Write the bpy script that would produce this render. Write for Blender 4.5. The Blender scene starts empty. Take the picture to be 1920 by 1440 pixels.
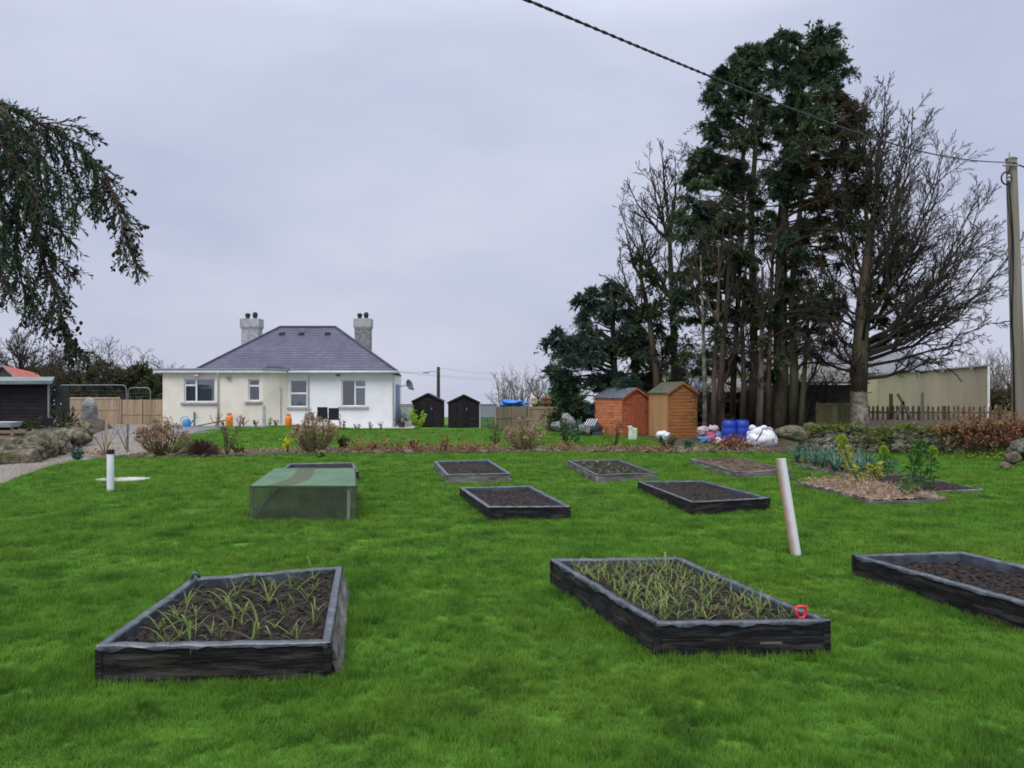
import bpy, bmesh, math, random
import numpy as np
from mathutils import Vector, Matrix, noise
R = math.radians
SC = bpy.context.scene
COL = SC.collection
# ------------------------------------------------------------------ camera, sky, sun, exposure
EYE = 1.6; F = 1450.0; HY = 740.0
cd = bpy.data.cameras.new('camera'); cam = bpy.data.objects.new('camera', cd); COL.objects.link(cam)
cam.location = (0, 0, EYE); cam.rotation_euler = (R(90), 0, 0)
cd.sensor_width = 36; cd.lens = 36 * F / 1920; cd.shift_y = 20 / 1920; cd.clip_end = 3000; cd.clip_start = .05
SC.camera = cam
SC.view_settings.view_transform = 'Standard'; SC.view_settings.look = 'None'
SC.view_settings.exposure = 0.0; SC.view_settings.gamma = 1.0
try: SC.view_settings.use_curve_mapping = False
except Exception: pass
SC.cycles.use_denoising = True; SC.cycles.filter_width = 1.75
SC.cycles.max_bounces = 6; SC.cycles.transparent_max_bounces = 10
SC.cycles.diffuse_bounces = 3
SUN_EL, SUN_AZ = 52, 200           # behind the camera, a little to the left, behind thick cloud
W = bpy.data.worlds.new('World'); SC.world = W; W.use_nodes = True
nt = W.node_tree; nt.nodes.clear()
def N(nt, t, **k):
    n = nt.nodes.new(t)
    for a, b in k.items(): setattr(n, a, b)
    return n
out = N(nt, 'ShaderNodeOutputWorld'); mixs = N(nt, 'ShaderNodeMixShader')
sky = N(nt, 'ShaderNodeTexSky', sky_type='NISHITA', sun_disc=False, sun_elevation=R(SUN_EL), sun_rotation=R(SUN_AZ))
b1 = N(nt, 'ShaderNodeBackground'); b1.inputs[1].default_value = .06; nt.links.new(sky.outputs[0], b1.inputs[0])
tc = N(nt, 'ShaderNodeTexCoord'); sep = N(nt, 'ShaderNodeSeparateXYZ'); nt.links.new(tc.outputs['Generated'], sep.inputs[0])
mp = N(nt, 'ShaderNodeMapping'); mp.inputs['Scale'].default_value = (1.6, 1.6, 4.2); mp.inputs['Rotation'].default_value = (.1, .35, .2)
nt.links.new(tc.outputs['Generated'], mp.inputs[0])
nz = N(nt, 'ShaderNodeTexNoise'); nz.inputs['Scale'].default_value = 1.5; nz.inputs['Detail'].default_value = 5; nz.inputs['Roughness'].default_value = .5
nt.links.new(mp.outputs[0], nz.inputs['Vector'])
rp = N(nt, 'ShaderNodeValToRGB'); nt.links.new(nz.outputs[0], rp.inputs[0])
rp.color_ramp.elements[0].position = .34; rp.color_ramp.elements[0].color = (.525, .575, .76, 1)
rp.color_ramp.elements[1].position = .66; rp.color_ramp.elements[1].color = (.66, .70, .86, 1)
gr = N(nt, 'ShaderNodeValToRGB'); nt.links.new(sep.outputs[2], gr.inputs[0])
e = gr.color_ramp.elements
e[0].position = 0.0; e[0].color = (1.02, .98, .95, 1); e[1].position = 1.0; e[1].color = (3.6, 3.5, 3.1, 1)
m = e.new(.12); m.color = (1.0, .98, .96, 1); m = e.new(.42); m.color = (1.0, 1.0, 1.0, 1); m = e.new(.65); m.color = (2.3, 2.25, 2.05, 1)
mul = N(nt, 'ShaderNodeMixRGB', blend_type='MULTIPLY'); mul.inputs[0].default_value = 1
nt.links.new(rp.outputs[0], mul.inputs[1]); nt.links.new(gr.outputs[0], mul.inputs[2])
b2 = N(nt, 'ShaderNodeBackground'); nt.links.new(mul.outputs[0], b2.inputs[0]); b2.inputs[1].default_value = 1.0
mixs.inputs[0].default_value = .93
nt.links.new(b1.outputs[0], mixs.inputs[1]); nt.links.new(b2.outputs[0], mixs.inputs[2]); nt.links.new(mixs.outputs[0], out.inputs[0])
sd = bpy.data.lights.new('sun', 'SUN'); sd.energy = 1.5; sd.angle = R(30); sd.color = (1, .965, .92)
sun = bpy.data.objects.new('sun', sd); COL.objects.link(sun)
sv = Vector((math.sin(R(SUN_AZ)) * math.cos(R(SUN_EL)), math.cos(R(SUN_AZ)) * math.cos(R(SUN_EL)), math.sin(R(SUN_EL))))
sun.rotation_euler = sv.to_track_quat('Z', 'Y').to_euler()

# ------------------------------------------------------------------ helpers
def gx(px, Y): return (px - 960) / F * Y
def gz(py, Y): return EYE + (HY - py) / F * Y
def gp(px, py, z=0.0):
    Y = (EYE - z) * F / (py - HY); return (gx(px, Y), Y)
def sm(a, b, t):
    t = min(1, max(0, (t - a) / (b - a))); return t * t * (3 - 2 * t)
def g(X, Y):
    h = .12 * sm(22, 30, Y) * sm(7, 9.5, -X)
    h += .35 * sm(8.5, 12, X) * sm(20, 25, Y)          # bank behind the stone wall
    h += .22 * sm(10.5, 13, X) * sm(14, 19, Y)
    rd = math.sqrt(X*X+Y*Y); h -= .036 * max(0, rd-50) * sm(50, 75, rd)          # the land falls away behind the garden
    h += .03 * noise.noise(Vector((X * .35, Y * .35, 3))) * sm(2, 6, Y)
    return h
def tag(o, label=None, cat=None, group=None, kind=None):
    if label: o['label'] = label
    if cat: o['category'] = cat
    if group: o['group'] = group
    if kind: o['kind'] = kind
    return o
def thing(name, label, cat, loc, rz=0, group=None):
    o = bpy.data.objects.new(name, None); COL.objects.link(o); o.empty_display_size = .1
    o.location = loc; o.rotation_euler = (0, 0, rz); return tag(o, label, cat, group)
def mesh_np(name, V, Fc, m=None, smooth=False):
    V = np.asarray(V, dtype=np.float32); Fc = np.asarray(Fc, dtype=np.int32); k = Fc.shape[1]
    me = bpy.data.meshes.new(name); me.vertices.add(len(V)); me.vertices.foreach_set('co', V.ravel())
    me.loops.add(Fc.size); me.loops.foreach_set('vertex_index', Fc.ravel())
    me.polygons.add(len(Fc)); me.polygons.foreach_set('loop_start', np.arange(len(Fc), dtype=np.int32) * k)
    me.update(calc_edges=True); me.validate()
    if m: me.materials.append(m)
    if smooth: me.polygons.foreach_set('use_smooth', [True] * len(me.polygons))
    return me
def link(name, me, parent=None, loc=(0, 0, 0), rot=(0, 0, 0), kind=None):
    o = bpy.data.objects.new(name, me); COL.objects.link(o)
    if parent: o.parent = parent
    o.location = loc; o.rotation_euler = rot
    if kind: o['kind'] = kind
    return o
class MB:
    def __init__(s, off=(0, 0, 0)): s.v = []; s.f = []; s.o = Vector(off)
    def quadbox(s, b, t):                                # bottom 4, top 4 (ccw)
        i = len(s.v); s.v += [tuple(p) for p in b] + [tuple(p) for p in t]
        s.f += [(i+3, i+2, i+1, i), (i+4, i+5, i+6, i+7)] + [(i+k, i+(k+1) % 4, i+4+(k+1) % 4, i+4+k) for k in range(4)]
    def box(s, x0, x1, y0, y1, z0, z1):
        s.quadbox([(x0, y0, z0), (x1, y0, z0), (x1, y1, z0), (x0, y1, z0)], [(x0, y0, z1), (x1, y0, z1), (x1, y1, z1), (x0, y1, z1)])
    def prism(s, pts, z0, z1):
        n = len(pts); i = len(s.v); s.v += [(p[0], p[1], z0) for p in pts] + [(p[0], p[1], z1) for p in pts]
        s.f += [tuple(range(i+n-1, i-1, -1)), tuple(range(i+n, i+2*n))] + [(i+k, i+(k+1) % n, i+n+(k+1) % n, i+n+k) for k in range(n)]
    def poly(s, pts): i = len(s.v); s.v += [tuple(p) for p in pts]; s.f.append(tuple(range(i, i+len(pts))))
    def tube(s, pts, rad, n=6, cap=True):
        pts = [Vector(p) for p in pts]; m = len(pts)
        if not hasattr(rad, '__len__'): rad = [rad] * m
        i0 = len(s.v); a = None
        for k, p in enumerate(pts):
            d = (pts[min(k+1, m-1)] - pts[max(k-1, 0)])
            if d.length < 1e-9: d = Vector((0, 0, 1))
            d.normalize()
            if a is None: a = d.orthogonal().normalized()
            else:
                a = a - d * a.dot(d)
                a = a.normalized() if a.length > 1e-6 else d.orthogonal().normalized()
            b = d.cross(a)
            for q in range(n):
                t = 2 * math.pi * q / n; v = p + (a * math.cos(t) + b * math.sin(t)) * rad[k]; s.v.append((v.x, v.y, v.z))
        for k in range(m-1):
            for q in range(n):
                s.f.append((i0+k*n+q, i0+k*n+(q+1) % n, i0+(k+1)*n+(q+1) % n, i0+(k+1)*n+q))
        if cap and n > 2:
            s.f.append(tuple(i0+q for q in range(n-1, -1, -1))); s.f.append(tuple(i0+(m-1)*n+q for q in range(n)))
    def lathe(s, prof, n=16, c=(0, 0, 0)):
        i0 = len(s.v)
        for (r, z) in prof:
            for q in range(n): t = 2*math.pi*q/n; s.v.append((c[0]+r*math.cos(t), c[1]+r*math.sin(t), c[2]+z))
        for k in range(len(prof)-1):
            for q in range(n): s.f.append((i0+k*n+q, i0+k*n+(q+1) % n, i0+(k+1)*n+(q+1) % n, i0+(k+1)*n+q))
        s.f.append(tuple(i0+q for q in range(n-1, -1, -1))); s.f.append(tuple(i0+(len(prof)-1)*n+q for q in range(n)))
    def strap(s, pts, wid, up=None):                     # flat leaf strip along pts
        pts = [Vector(p) for p in pts]; i0 = len(s.v); m = len(pts)
        d = pts[-1] - pts[0]; sd = Vector((-d.y, d.x, 0)) if up is None else d.cross(up)
        sd = sd.normalized() if sd.length > 1e-6 else Vector((1, 0, 0))
        for k, p in enumerate(pts):
            w = wid * (1 - (k/(m-1))**1.6) * .5 + wid*.03
            s.v.append(tuple(p - sd*w)); s.v.append(tuple(p + sd*w))
        for k in range(m-1): s.f.append((i0+2*k, i0+2*k+1, i0+2*k+3, i0+2*k+2))
    def mesh(s, name, mt, smooth=False):
        me = bpy.data.meshes.new(name); o = s.o
        me.from_pydata([(x-o.x, y-o.y, z-o.z) for x, y, z in s.v], [], s.f); me.update()
        if mt: me.materials.append(mt)
        if smooth: me.polygons.foreach_set('use_smooth', [True] * len(me.polygons))
        return me
    def build(s, name, mt, parent=None, smooth=False, kind=None, bevel=0, label=None):
        o = link(name, s.mesh(name, mt, smooth), parent, kind=kind)
        if bevel:
            b = o.modifiers.new('bevel', 'BEVEL'); b.width = bevel; b.segments = 2; b.limit_method = 'ANGLE'
        if label: o['label'] = label
        return o
_unit = {}
def pbox(name, mt, parent, x0, x1, y0, y1, z0, z1, rz=0, label=None):
    """one box piece as an object sharing a unit mesh per material"""
    if mt.name not in _unit:
        b = MB(); b.box(-.5, .5, -.5, .5, -.5, .5); _unit[mt.name] = b.mesh('piece', mt)
    o = link(name, _unit[mt.name], parent, ((x0+x1)/2, (y0+y1)/2, (z0+z1)/2), (0, 0, rz))
    o.scale = (abs(x1-x0), abs(y1-y0), abs(z1-z0))
    if label: o['label'] = label
    return o

def mat(name, cols, scale=6, rough=.8, bump=0, bscale=None, detail=5, stretch=(1, 1, 1), coord='Object', rand=0, spec=.3,
        trans=0, lo=.35, hi=.65, dist=0, noise2=None, metal=0, valvar=0, alpha=1, bdist=.02):
    m = bpy.data.materials.new(name); m.use_nodes = True; t = m.node_tree; p = t.nodes['Principled BSDF']; L = t.links.new
    p.inputs['Roughness'].default_value = rough; p.inputs['Specular IOR Level'].default_value = spec; p.inputs['Metallic'].default_value = metal
    if coord == 'Position': ge = N(t, 'ShaderNodeNewGeometry'); co = ge.outputs['Position']
    else: ge = N(t, 'ShaderNodeTexCoord'); co = ge.outputs['Object']
    mp = N(t, 'ShaderNodeMapping'); mp.inputs['Scale'].default_value = stretch; L(co, mp.inputs[0]); vec = mp.outputs[0]
    oi = N(t, 'ShaderNodeObjectInfo')
    if coord != 'Position':
        ad = N(t, 'ShaderNodeVectorMath', operation='MULTIPLY_ADD'); cb = N(t, 'ShaderNodeCombineXYZ')
        for q in range(3): L(oi.outputs['Random'], cb.inputs[q])
        ad.inputs[1].default_value = (37.3, 51.7, 29.1); L(cb.outputs[0], ad.inputs[0]); L(vec, ad.inputs[2]); vec = ad.outputs[0]
    n1 = N(t, 'ShaderNodeTexNoise'); n1.inputs['Scale'].default_value = scale; n1.inputs['Detail'].default_value = detail; n1.inputs['Roughness'].default_value = .6
    n1.inputs['Distortion'].default_value = dist; L(vec, n1.inputs['Vector'])
    cr = N(t, 'ShaderNodeValToRGB'); L(n1.outputs[0], cr.inputs[0]); el = cr.color_ramp.elements
    k = len(cols); el[0].position = lo; el[0].color = (*cols[0], 1); el[1].position = hi; el[1].color = (*cols[-1], 1)
    for q in range(1, k-1): w = el.new(lo + (hi-lo)*q/(k-1)); w.color = (*cols[q], 1)
    c = cr.outputs[0]
    for noise2 in ([] if not noise2 else [noise2] if not isinstance(noise2, list) else noise2):   # (colour, scale, lo, hi, strength)
        n2 = N(t, 'ShaderNodeTexNoise'); n2.inputs['Scale'].default_value = noise2[1]; n2.inputs['Detail'].default_value = 4
        ad2 = N(t, 'ShaderNodeVectorMath', operation='ADD'); ad2.inputs[1].default_value = (11.3, 4.7, 8.1); L(vec, ad2.inputs[0]); L(ad2.outputs[0], n2.inputs['Vector'])
        mr = N(t, 'ShaderNodeMapRange'); mr.inputs[1].default_value = noise2[2]; mr.inputs[2].default_value = noise2[3]; mr.inputs[4].default_value = noise2[4]
        L(n2.outputs[0], mr.inputs[0]); mx = N(t, 'ShaderNodeMixRGB'); L(mr.outputs[0], mx.inputs[0]); L(c, mx.inputs[1]); mx.inputs[2].default_value = (*noise2[0], 1); c = mx.outputs[0]
    if rand:
        hs = N(t, 'ShaderNodeHueSaturation'); mr = N(t, 'ShaderNodeMapRange'); mr.inputs[3].default_value = 1-rand; mr.inputs[4].default_value = 1+rand
        L(oi.outputs['Random'], mr.inputs[0]); L(mr.outputs[0], hs.inputs['Value']); L(c, hs.inputs['Color']); c = hs.outputs[0]
    L(c, p.inputs['Base Color'])
    if bump:
        n3 = N(t, 'ShaderNodeTexNoise'); n3.inputs['Scale'].default_value = bscale or scale*4; n3.inputs['Detail'].default_value = 4; L(vec, n3.inputs['Vector'])
        bm = N(t, 'ShaderNodeBump'); bm.inputs['Strength'].default_value = bump; bm.inputs['Distance'].default_value = bdist; L(n3.outputs[0], bm.inputs['Height']); L(bm.outputs[0], p.inputs['Normal'])
    o = t.nodes['Material Output']; sh = p.outputs[0]
    if trans:
        tr = N(t, 'ShaderNodeBsdfTranslucent'); L(c, tr.inputs[0]); ms = N(t, 'ShaderNodeMixShader'); ms.inputs[0].default_value = trans
        L(sh, ms.inputs[1]); L(tr.outputs[0], ms.inputs[2]); sh = ms.outputs[0]
    if alpha < 1:
        tr = N(t, 'ShaderNodeBsdfTransparent'); ms = N(t, 'ShaderNodeMixShader'); ms.inputs[0].default_value = alpha
        L(tr.outputs[0], ms.inputs[1]); L(sh, ms.inputs[2]); sh = ms.outputs[0]
    L(sh, o.inputs[0]); return m
def glass(name, tint, refl=.25):
    m = bpy.data.materials.new(name); m.use_nodes = True; t = m.node_tree; t.nodes.clear(); L = t.links.new
    o = N(t, 'ShaderNodeOutputMaterial'); tr = N(t, 'ShaderNodeBsdfTransparent'); tr.inputs[0].default_value = (*tint, 1)
    gl = N(t, 'ShaderNodeBsdfGlossy'); gl.inputs['Roughness'].default_value = .04
    fr = N(t, 'ShaderNodeFresnel'); ad = N(t, 'ShaderNodeMath', operation='ADD'); ad.inputs[1].default_value = refl; L(fr.outputs[0], ad.inputs[0])
    ms = N(t, 'ShaderNodeMixShader'); L(ad.outputs[0], ms.inputs[0]); L(tr.outputs[0], ms.inputs[1]); L(gl.outputs[0], ms.inputs[2]); L(ms.outputs[0], o.inputs[0]); return m
def plain(name, c, rough=.6, spec=.3, **k):
    return mat(name, [tuple(x*.88 for x in c), tuple(min(1, x*1.1) for x in c)], scale=k.pop('scale', 5), rough=rough, spec=spec, **k)

M = dict(
 grass=mat('grass', [(.036, .100, .014), (.100, .228, .024), (.170, .325, .040)], 2.0, .65, coord='Position', trans=.3, spec=.08, detail=7, lo=.3, hi=.7,
           noise2=[((.15, .225, .025), .55, .5, .70, .5), ((.16, .29, .055), 28, .52, .62, .5), ((.024, .090, .012), 7, .53, .66, .5)]),
 lawn=mat('lawn_ground', [(.028, .080, .011), (.062, .160, .017), (.10, .225, .024)], 2.2, .85, bump=.6, bscale=14, coord='Position', detail=8, spec=.1,
          noise2=((.13, .21, .022), .5, .5, .70, .5)),
 gravel=mat('gravel', [(.06, .05, .04), (.19, .165, .14), (.38, .34, .29)], 18, .85, bump=.8, bscale=26, coord='Position', detail=8, spec=.2,
            noise2=((.15, .12, .09), .5, .52, .7, .7)),
 greygravel=mat('grey_gravel', [(.10, .10, .11), (.22, .22, .24)], 16, .85, bump=.6, bscale=30, coord='Position'),
 soil=mat('soil', [(.003, .002, .0015), (.014, .009, .007), (.052, .034, .026)], 22, .8, bump=1, bscale=45, coord='Position', detail=8, spec=.25),
 litter=mat('leaf_litter', [(.022, .014, .010), (.07, .045, .03), (.15, .10, .07)], 5, .9, bump=1, bscale=20, coord='Position', detail=8,
            noise2=((.05, .09, .02), .9, .5, .62, .7)),
 straw=mat('straw_mulch', [(.06, .04, .028), (.20, .145, .10), (.36, .28, .19)], 9, .85, bump=1, bscale=30, coord='Position', detail=8),
 black=mat('black_stained_board', [(.004, .004, .005), (.011, .010, .012), (.030, .028, .029)], 4, .65, bump=.45, bscale=14, stretch=(.9, .9, 6), detail=9, spec=.18,
           noise2=[((.085, .08, .075), 3.2, .56, .70, .5), ((.10, .08, .05), 1.7, .60, .70, .45)]),
 liner=mat('wet_plastic_edging', [(.016, .020, .028), (.036, .045, .058), (.09, .105, .125)], 11, .33, bump=.35, bscale=16, spec=.8),
 liner_in=mat('dark_plastic_liner', [(.03, .038, .052), (.075, .09, .115)], 5, .33, bump=.6, bscale=14, spec=.5),
 weath=mat('weathered_board', [(.05, .046, .042), (.14, .13, .12), (.26, .24, .22)], 8, .8, bump=.5, bscale=30, stretch=(.3, .3, 2),
           noise2=((.06, .085, .03), 3, .52, .68, .7)),
 leek=mat('leek_leaf', [(.06, .12, .025), (.15, .23, .045), (.30, .32, .09)], 9, .5, trans=.35, spec=.3),
 garlic=mat('garlic_leaf', [(.07, .11, .03), (.17, .22, .06), (.30, .32, .11)], 9, .5, trans=.35, spec=.3),
 bluegreen=mat('blue_green_leaf', [(.03, .085, .06), (.07, .16, .11), (.13, .24, .17)], 7, .5, trans=.25),
 lime=mat('lime_leaf', [(.18, .33, .02), (.32, .48, .04)], 9, .5, trans=.35),
 yellowleaf=mat('yellow_leaf', [(.22, .24, .04), (.46, .42, .06)], 9, .6, trans=.3),
 kale=mat('kale_leaf', [(.03, .10, .02), (.09, .23, .04)], 9, .5, trans=.3),
 pipewhite=plain('white_pipe', (.72, .74, .78), .35, .5, scale=3),
 cream=mat('cream_render', [(.73, .69, .575), (.80, .765, .645)], 1.3, .9, bump=.15, bscale=60, noise2=((.5, .48, .40), 1.1, .5, .8, .5)),
 white=mat('white_render', [(.74, .75, .79), (.84, .85, .88)], 1.0, .85, bump=.12, bscale=60, noise2=((.62, .63, .66), .8, .55, .8, .5)),
 trim=plain('white_trim', (.72, .72, .72), .45, .4), upvc=plain('white_window_frame', (.80, .81, .84), .3, .5),
 gutter=plain('pale_gutter', (.58, .6, .63), .4, .4), greytrim=plain('grey_flat_roof_edge', (.27, .30, .35), .5, .4),
 sill=plain('concrete_sill', (.40, .40, .38), .85), felt=plain('roofing_felt', (.045, .05, .055), .8),
 brownframe=plain('brown_window_frame', (.26, .235, .21), .5),
 curtain=mat('curtain', [(.60, .65, .70), (.78, .82, .85)], 5, .9, stretch=(8, 1, .2)), blind=plain('blind', (.80, .84, .87), .8),
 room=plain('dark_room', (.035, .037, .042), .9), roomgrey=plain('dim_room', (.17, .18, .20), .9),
 glass=glass('window_glass', (.75, .78, .8), .12),
 chim=mat('chimney_render', [(.30, .31, .33), (.47, .48, .50)], 6, .9, bump=.6, bscale=30, noise2=((.2, .2, .2), 3, .5, .75, .5)),
 chimdark=mat('dark_chimney_render', [(.15, .15, .145), (.31, .31, .30)], 9, .95, bump=.9, bscale=25), chimcap=plain('chimney_cap', (.38, .39, .38), .9, bump=.3),
 pot=plain('black_chimney_pot', (.02, .02, .022), .5),
 paleshed=mat('pale_fence_board', [(.27, .20, .135), (.41, .315, .215)], 3, .75, stretch=(1, 1, .3), rand=.14, bump=.2, noise2=((.55, .42, .27), 2.5, .55, .75, .6)),
 fencewood=mat('fence_board', [(.22, .165, .115), (.36, .28, .20)], 3, .8, stretch=(1, 1, .3), rand=.12, bump=.2),
 blackboard=mat('black_shed_board', [(.009, .007, .009), (.025, .021, .024)], 4, .7, stretch=(.3, 1, 1), rand=.2, bump=.3, spec=.2),
 darkgreen=plain('dark_green_paint', (.018, .028, .028), .6),
 greenroof=mat('grey_green_roof_sheet', [(.11, .15, .145), (.20, .235, .235)], 2, .6),
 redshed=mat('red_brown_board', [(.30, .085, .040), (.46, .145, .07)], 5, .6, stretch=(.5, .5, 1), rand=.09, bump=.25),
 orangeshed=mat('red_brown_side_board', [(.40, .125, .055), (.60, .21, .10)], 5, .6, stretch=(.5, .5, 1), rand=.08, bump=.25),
 brownshed=mat('tan_shiplap_board', [(.24, .10, .032), (.37, .16, .052)], 5, .6, stretch=(.4, .4, 1), rand=.08, bump=.25, noise2=((.33, .105, .03), 4, .55, .7, .6)),
 tandoor=mat('pale_tan_door_board', [(.42, .23, .11), (.54, .31, .155)], 5, .6, stretch=(1, 1, .3), rand=.06, bump=.2),
 mossfelt=mat('mossy_roof_felt', [(.06, .07, .055), (.13, .13, .10)], 7, .9, bump=.5, noise2=((.11, .13, .05), 4, .5, .65, .7)),
 bluefelt=mat('blue_grey_roof_felt', [(.07, .085, .105), (.14, .16, .185)], 7, .8),
 rock=mat('rock', [(.06, .05, .036), (.15, .125, .09), (.28, .235, .175)], 2.5, .9, bump=1, bscale=9, rand=.3, detail=8, noise2=((.09, .115, .03), 1.8, .48, .66, .8), bdist=.05),
 rockgrey=mat('grey_rock', [(.11, .11, .12), (.22, .22, .23), (.33, .33, .33)], 3, .9, bump=1, bscale=10, rand=.15, detail=8, bdist=.05),
 wallstone=mat('mossy_wall_stone', [(.05, .047, .04), (.15, .14, .12), (.33, .31, .28)], 3, .9, bump=1, bscale=10, rand=.35, detail=8, noise2=((.065, .085, .02), 2.2, .42, .58, .9), bdist=.04),
 moss=mat('moss', [(.035, .05, .01), (.11, .14, .02), (.20, .225, .035)], 3, .9, bump=1, bscale=20, coord='Position', trans=.15),
 bracken=mat('dead_bracken', [(.085, .035, .02), (.22, .095, .05), (.36, .17, .09)], 6, .9, coord='Position', trans=.2),
 palebracken=mat('pale_dead_leaf', [(.11, .065, .04), (.27, .175, .11), (.44, .32, .21)], 8, .9, coord='Position', trans=.2),
 stem=mat('brown_stem', [(.07, .045, .025), (.17, .11, .06)], 9, .9, coord='Position'),
 drystem=mat('dry_stem', [(.08, .06, .03), (.20, .15, .08)], 9, .9, coord='Position'),
 head=mat('dried_flower_head', [(.14, .085, .05), (.34, .24, .15), (.55, .43, .29)], 8, .9, coord='Position', trans=.2),
 mauve=mat('dark_mauve_twigs', [(.035, .018, .016), (.10, .055, .05)], 8, .9, coord='Position'),
 conifer=mat('cypress_foliage', [(.028, .050, .030), (.060, .098, .052), (.11, .155, .078)], .9, .75, coord='Position', trans=.2, spec=.15, detail=8,
             noise2=((.085, .15, .035), 1.3, .58, .72, .6)),
 conblue=mat('blue_green_cypress_foliage', [(.024, .046, .036), (.052, .088, .064), (.09, .14, .10)], 1.0, .75, coord='Position', trans=.2, spec=.15, detail=8),
 deadfol=mat('browning_foliage', [(.035, .036, .022), (.080, .070, .040), (.135, .108, .065)], 1.2, .85, coord='Position', trans=.2, spec=.1, detail=8),
 ivy=mat('ivy_leaf', [(.012, .022, .008), (.035, .055, .018), (.075, .10, .03)], 2, .6, coord='Position', trans=.15),
 bark=mat('dark_bark', [(.028, .023, .015), (.068, .056, .036), (.12, .10, .065)], 3, .95, bump=1, bscale=9, stretch=(1, 1, .25), coord='Position', bdist=.05, noise2=((.07, .085, .03), .9, .5, .65, .6)),
 redbark=mat('red_bark', [(.036, .027, .020), (.080, .058, .043), (.135, .10, .075)], 3, .95, bump=1, bscale=9, stretch=(1, 1, .25), coord='Position', bdist=.04),
 twig=mat('bare_twig', [(.022, .018, .015), (.058, .047, .037)], 2, .95, coord='Position', noise2=((.10, .10, .05), .7, .5, .7, .5)),
 paletwig=mat('pale_bare_twig', [(.10, .085, .075), (.20, .17, .15)], 2, .95, coord='Position'),
 lichen=mat('lichen_bark', [(.06, .055, .04), (.17, .155, .12), (.32, .295, .24)], 5, .95, bump=1, bscale=14, coord='Position', detail=8, noise2=((.10, .12, .05), 2, .5, .65, .6), bdist=.03),
 hedge=mat('hedge_leaf', [(.018, .028, .010), (.05, .065, .022), (.10, .10, .04)], .8, .8, coord='Position', trans=.2, detail=8, noise2=((.14, .105, .06), .6, .5, .66, .7)),
 boughleaf=mat('bough_leaf', [(.014, .032, .018), (.032, .066, .032), (.058, .10, .045)], 6, .6, coord='Position', trans=.25, spec=.2),
 cone=mat('dark_cone', [(.010, .006, .006), (.035, .016, .012)], 20, .8, coord='Position'),
 pole=mat('weathered_pole', [(.155, .137, .108), (.26, .235, .19)], 2, .9, stretch=(3, 3, .15), bump=.5, bscale=12, noise2=((.16, .14, .10), 1, .45, .7, .6)),
 cable=plain('black_cable', (.015, .015, .018), .5), galv=plain('galvanised_steel', (.30, .31, .33), .4, metal=.7),
 picket=mat('mossy_picket', [(.075, .06, .04), (.15, .12, .08)], 3, .9, stretch=(1, 1, .3), rand=.2, bump=.3, noise2=((.075, .09, .03), 2, .45, .65, .6)),
 gateboard=mat('green_stained_gate_board', [(.08, .078, .038), (.17, .16, .08)], 3, .9, stretch=(1, 1, .3), rand=.2, bump=.3),
 barnwall=mat('yellowed_render', [(.36, .315, .21), (.43, .38, .26)], .5, .95, bump=.2, bscale=20, stretch=(1, 1, .35), noise2=((.27, .24, .18), .5, .5, .75, .6)),
 barndark=plain('dark_barn_timber', (.022, .02, .018), .95), barnroof=mat('old_roof_sheet', [(.13, .12, .11), (.30, .28, .25)], 1.2, .9, noise2=((.10, .12, .05), 1, .5, .7, .5)),
 slategrey=mat('grey_slate_roof', [(.12, .125, .14), (.20, .205, .225)], 1.5, .7),
 redroof=mat('red_sheet_roof', [(.42, .085, .065), (.56, .14, .11)], 1.5, .6), grim=plain('grim_barn_wall', (.06, .055, .05), .9),
 blue=plain('blue_plastic', (.010, .045, .36), .4, .5), tarp=plain('blue_tarp', (.012, .16, .62), .4, .5, bump=.5),
 bag=mat('white_woven_bag', [(.52, .54, .60), (.80, .82, .86)], 4, .6, bump=.6, bscale=9, detail=6), strap=plain('black_strap', (.02, .02, .022), .6),
 pinkbag=plain('pinkish_bag', (.45, .36, .38), .5, bump=.6), magenta=plain('magenta_bag', (.38, .06, .13), .5, bump=.6), bluebag=plain('blue_bag', (.10, .19, .36), .5, bump=.6),
 greybag=plain('dark_bag', (.06, .07, .09), .4, bump=.6), palegreen=mat('pale_green_bag', [(.35, .42, .28), (.62, .66, .55)], 9, .5),
 orange=plain('orange_plastic', (.72, .22, .02), .45, .4), bluecan=plain('light_blue_plastic', (.03, .22, .50), .4, .5), red=plain('red_plastic', (.72, .02, .035), .35, .5),
 chairfab=plain('dark_chair_fabric', (.03, .032, .045), .7), dish=plain('grey_dish', (.12, .12, .135), .5), crate=plain('black_crate', (.012, .013, .015), .6),
 tin=plain('pale_trough', (.50, .54, .56), .4), conc=mat('concrete', [(.34, .34, .30), (.52, .52, .48)], 7, .9, bump=.3, noise2=((.2, .22, .12), 3, .5, .7, .6)),
 patio=mat('pale_patio', [(.42, .38, .31), (.55, .50, .42)], 4, .9, coord='Position'), stake=plain('pale_stake', (.48, .36, .22), .8),
 ridge=plain('ridge_tile', (.062, .064, .092), .6), yellow=plain('daffodil_petal', (.75, .68, .03), .6), petal=plain('white_spot', (.5, .5, .5), .6),
 bluedoor=plain('blue_grey_door', (.25, .31, .45), .5), bin=plain('grey_tank', (.30, .31, .32), .6), urn=plain('terracotta_figure', (.18, .09, .055), .85))

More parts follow.
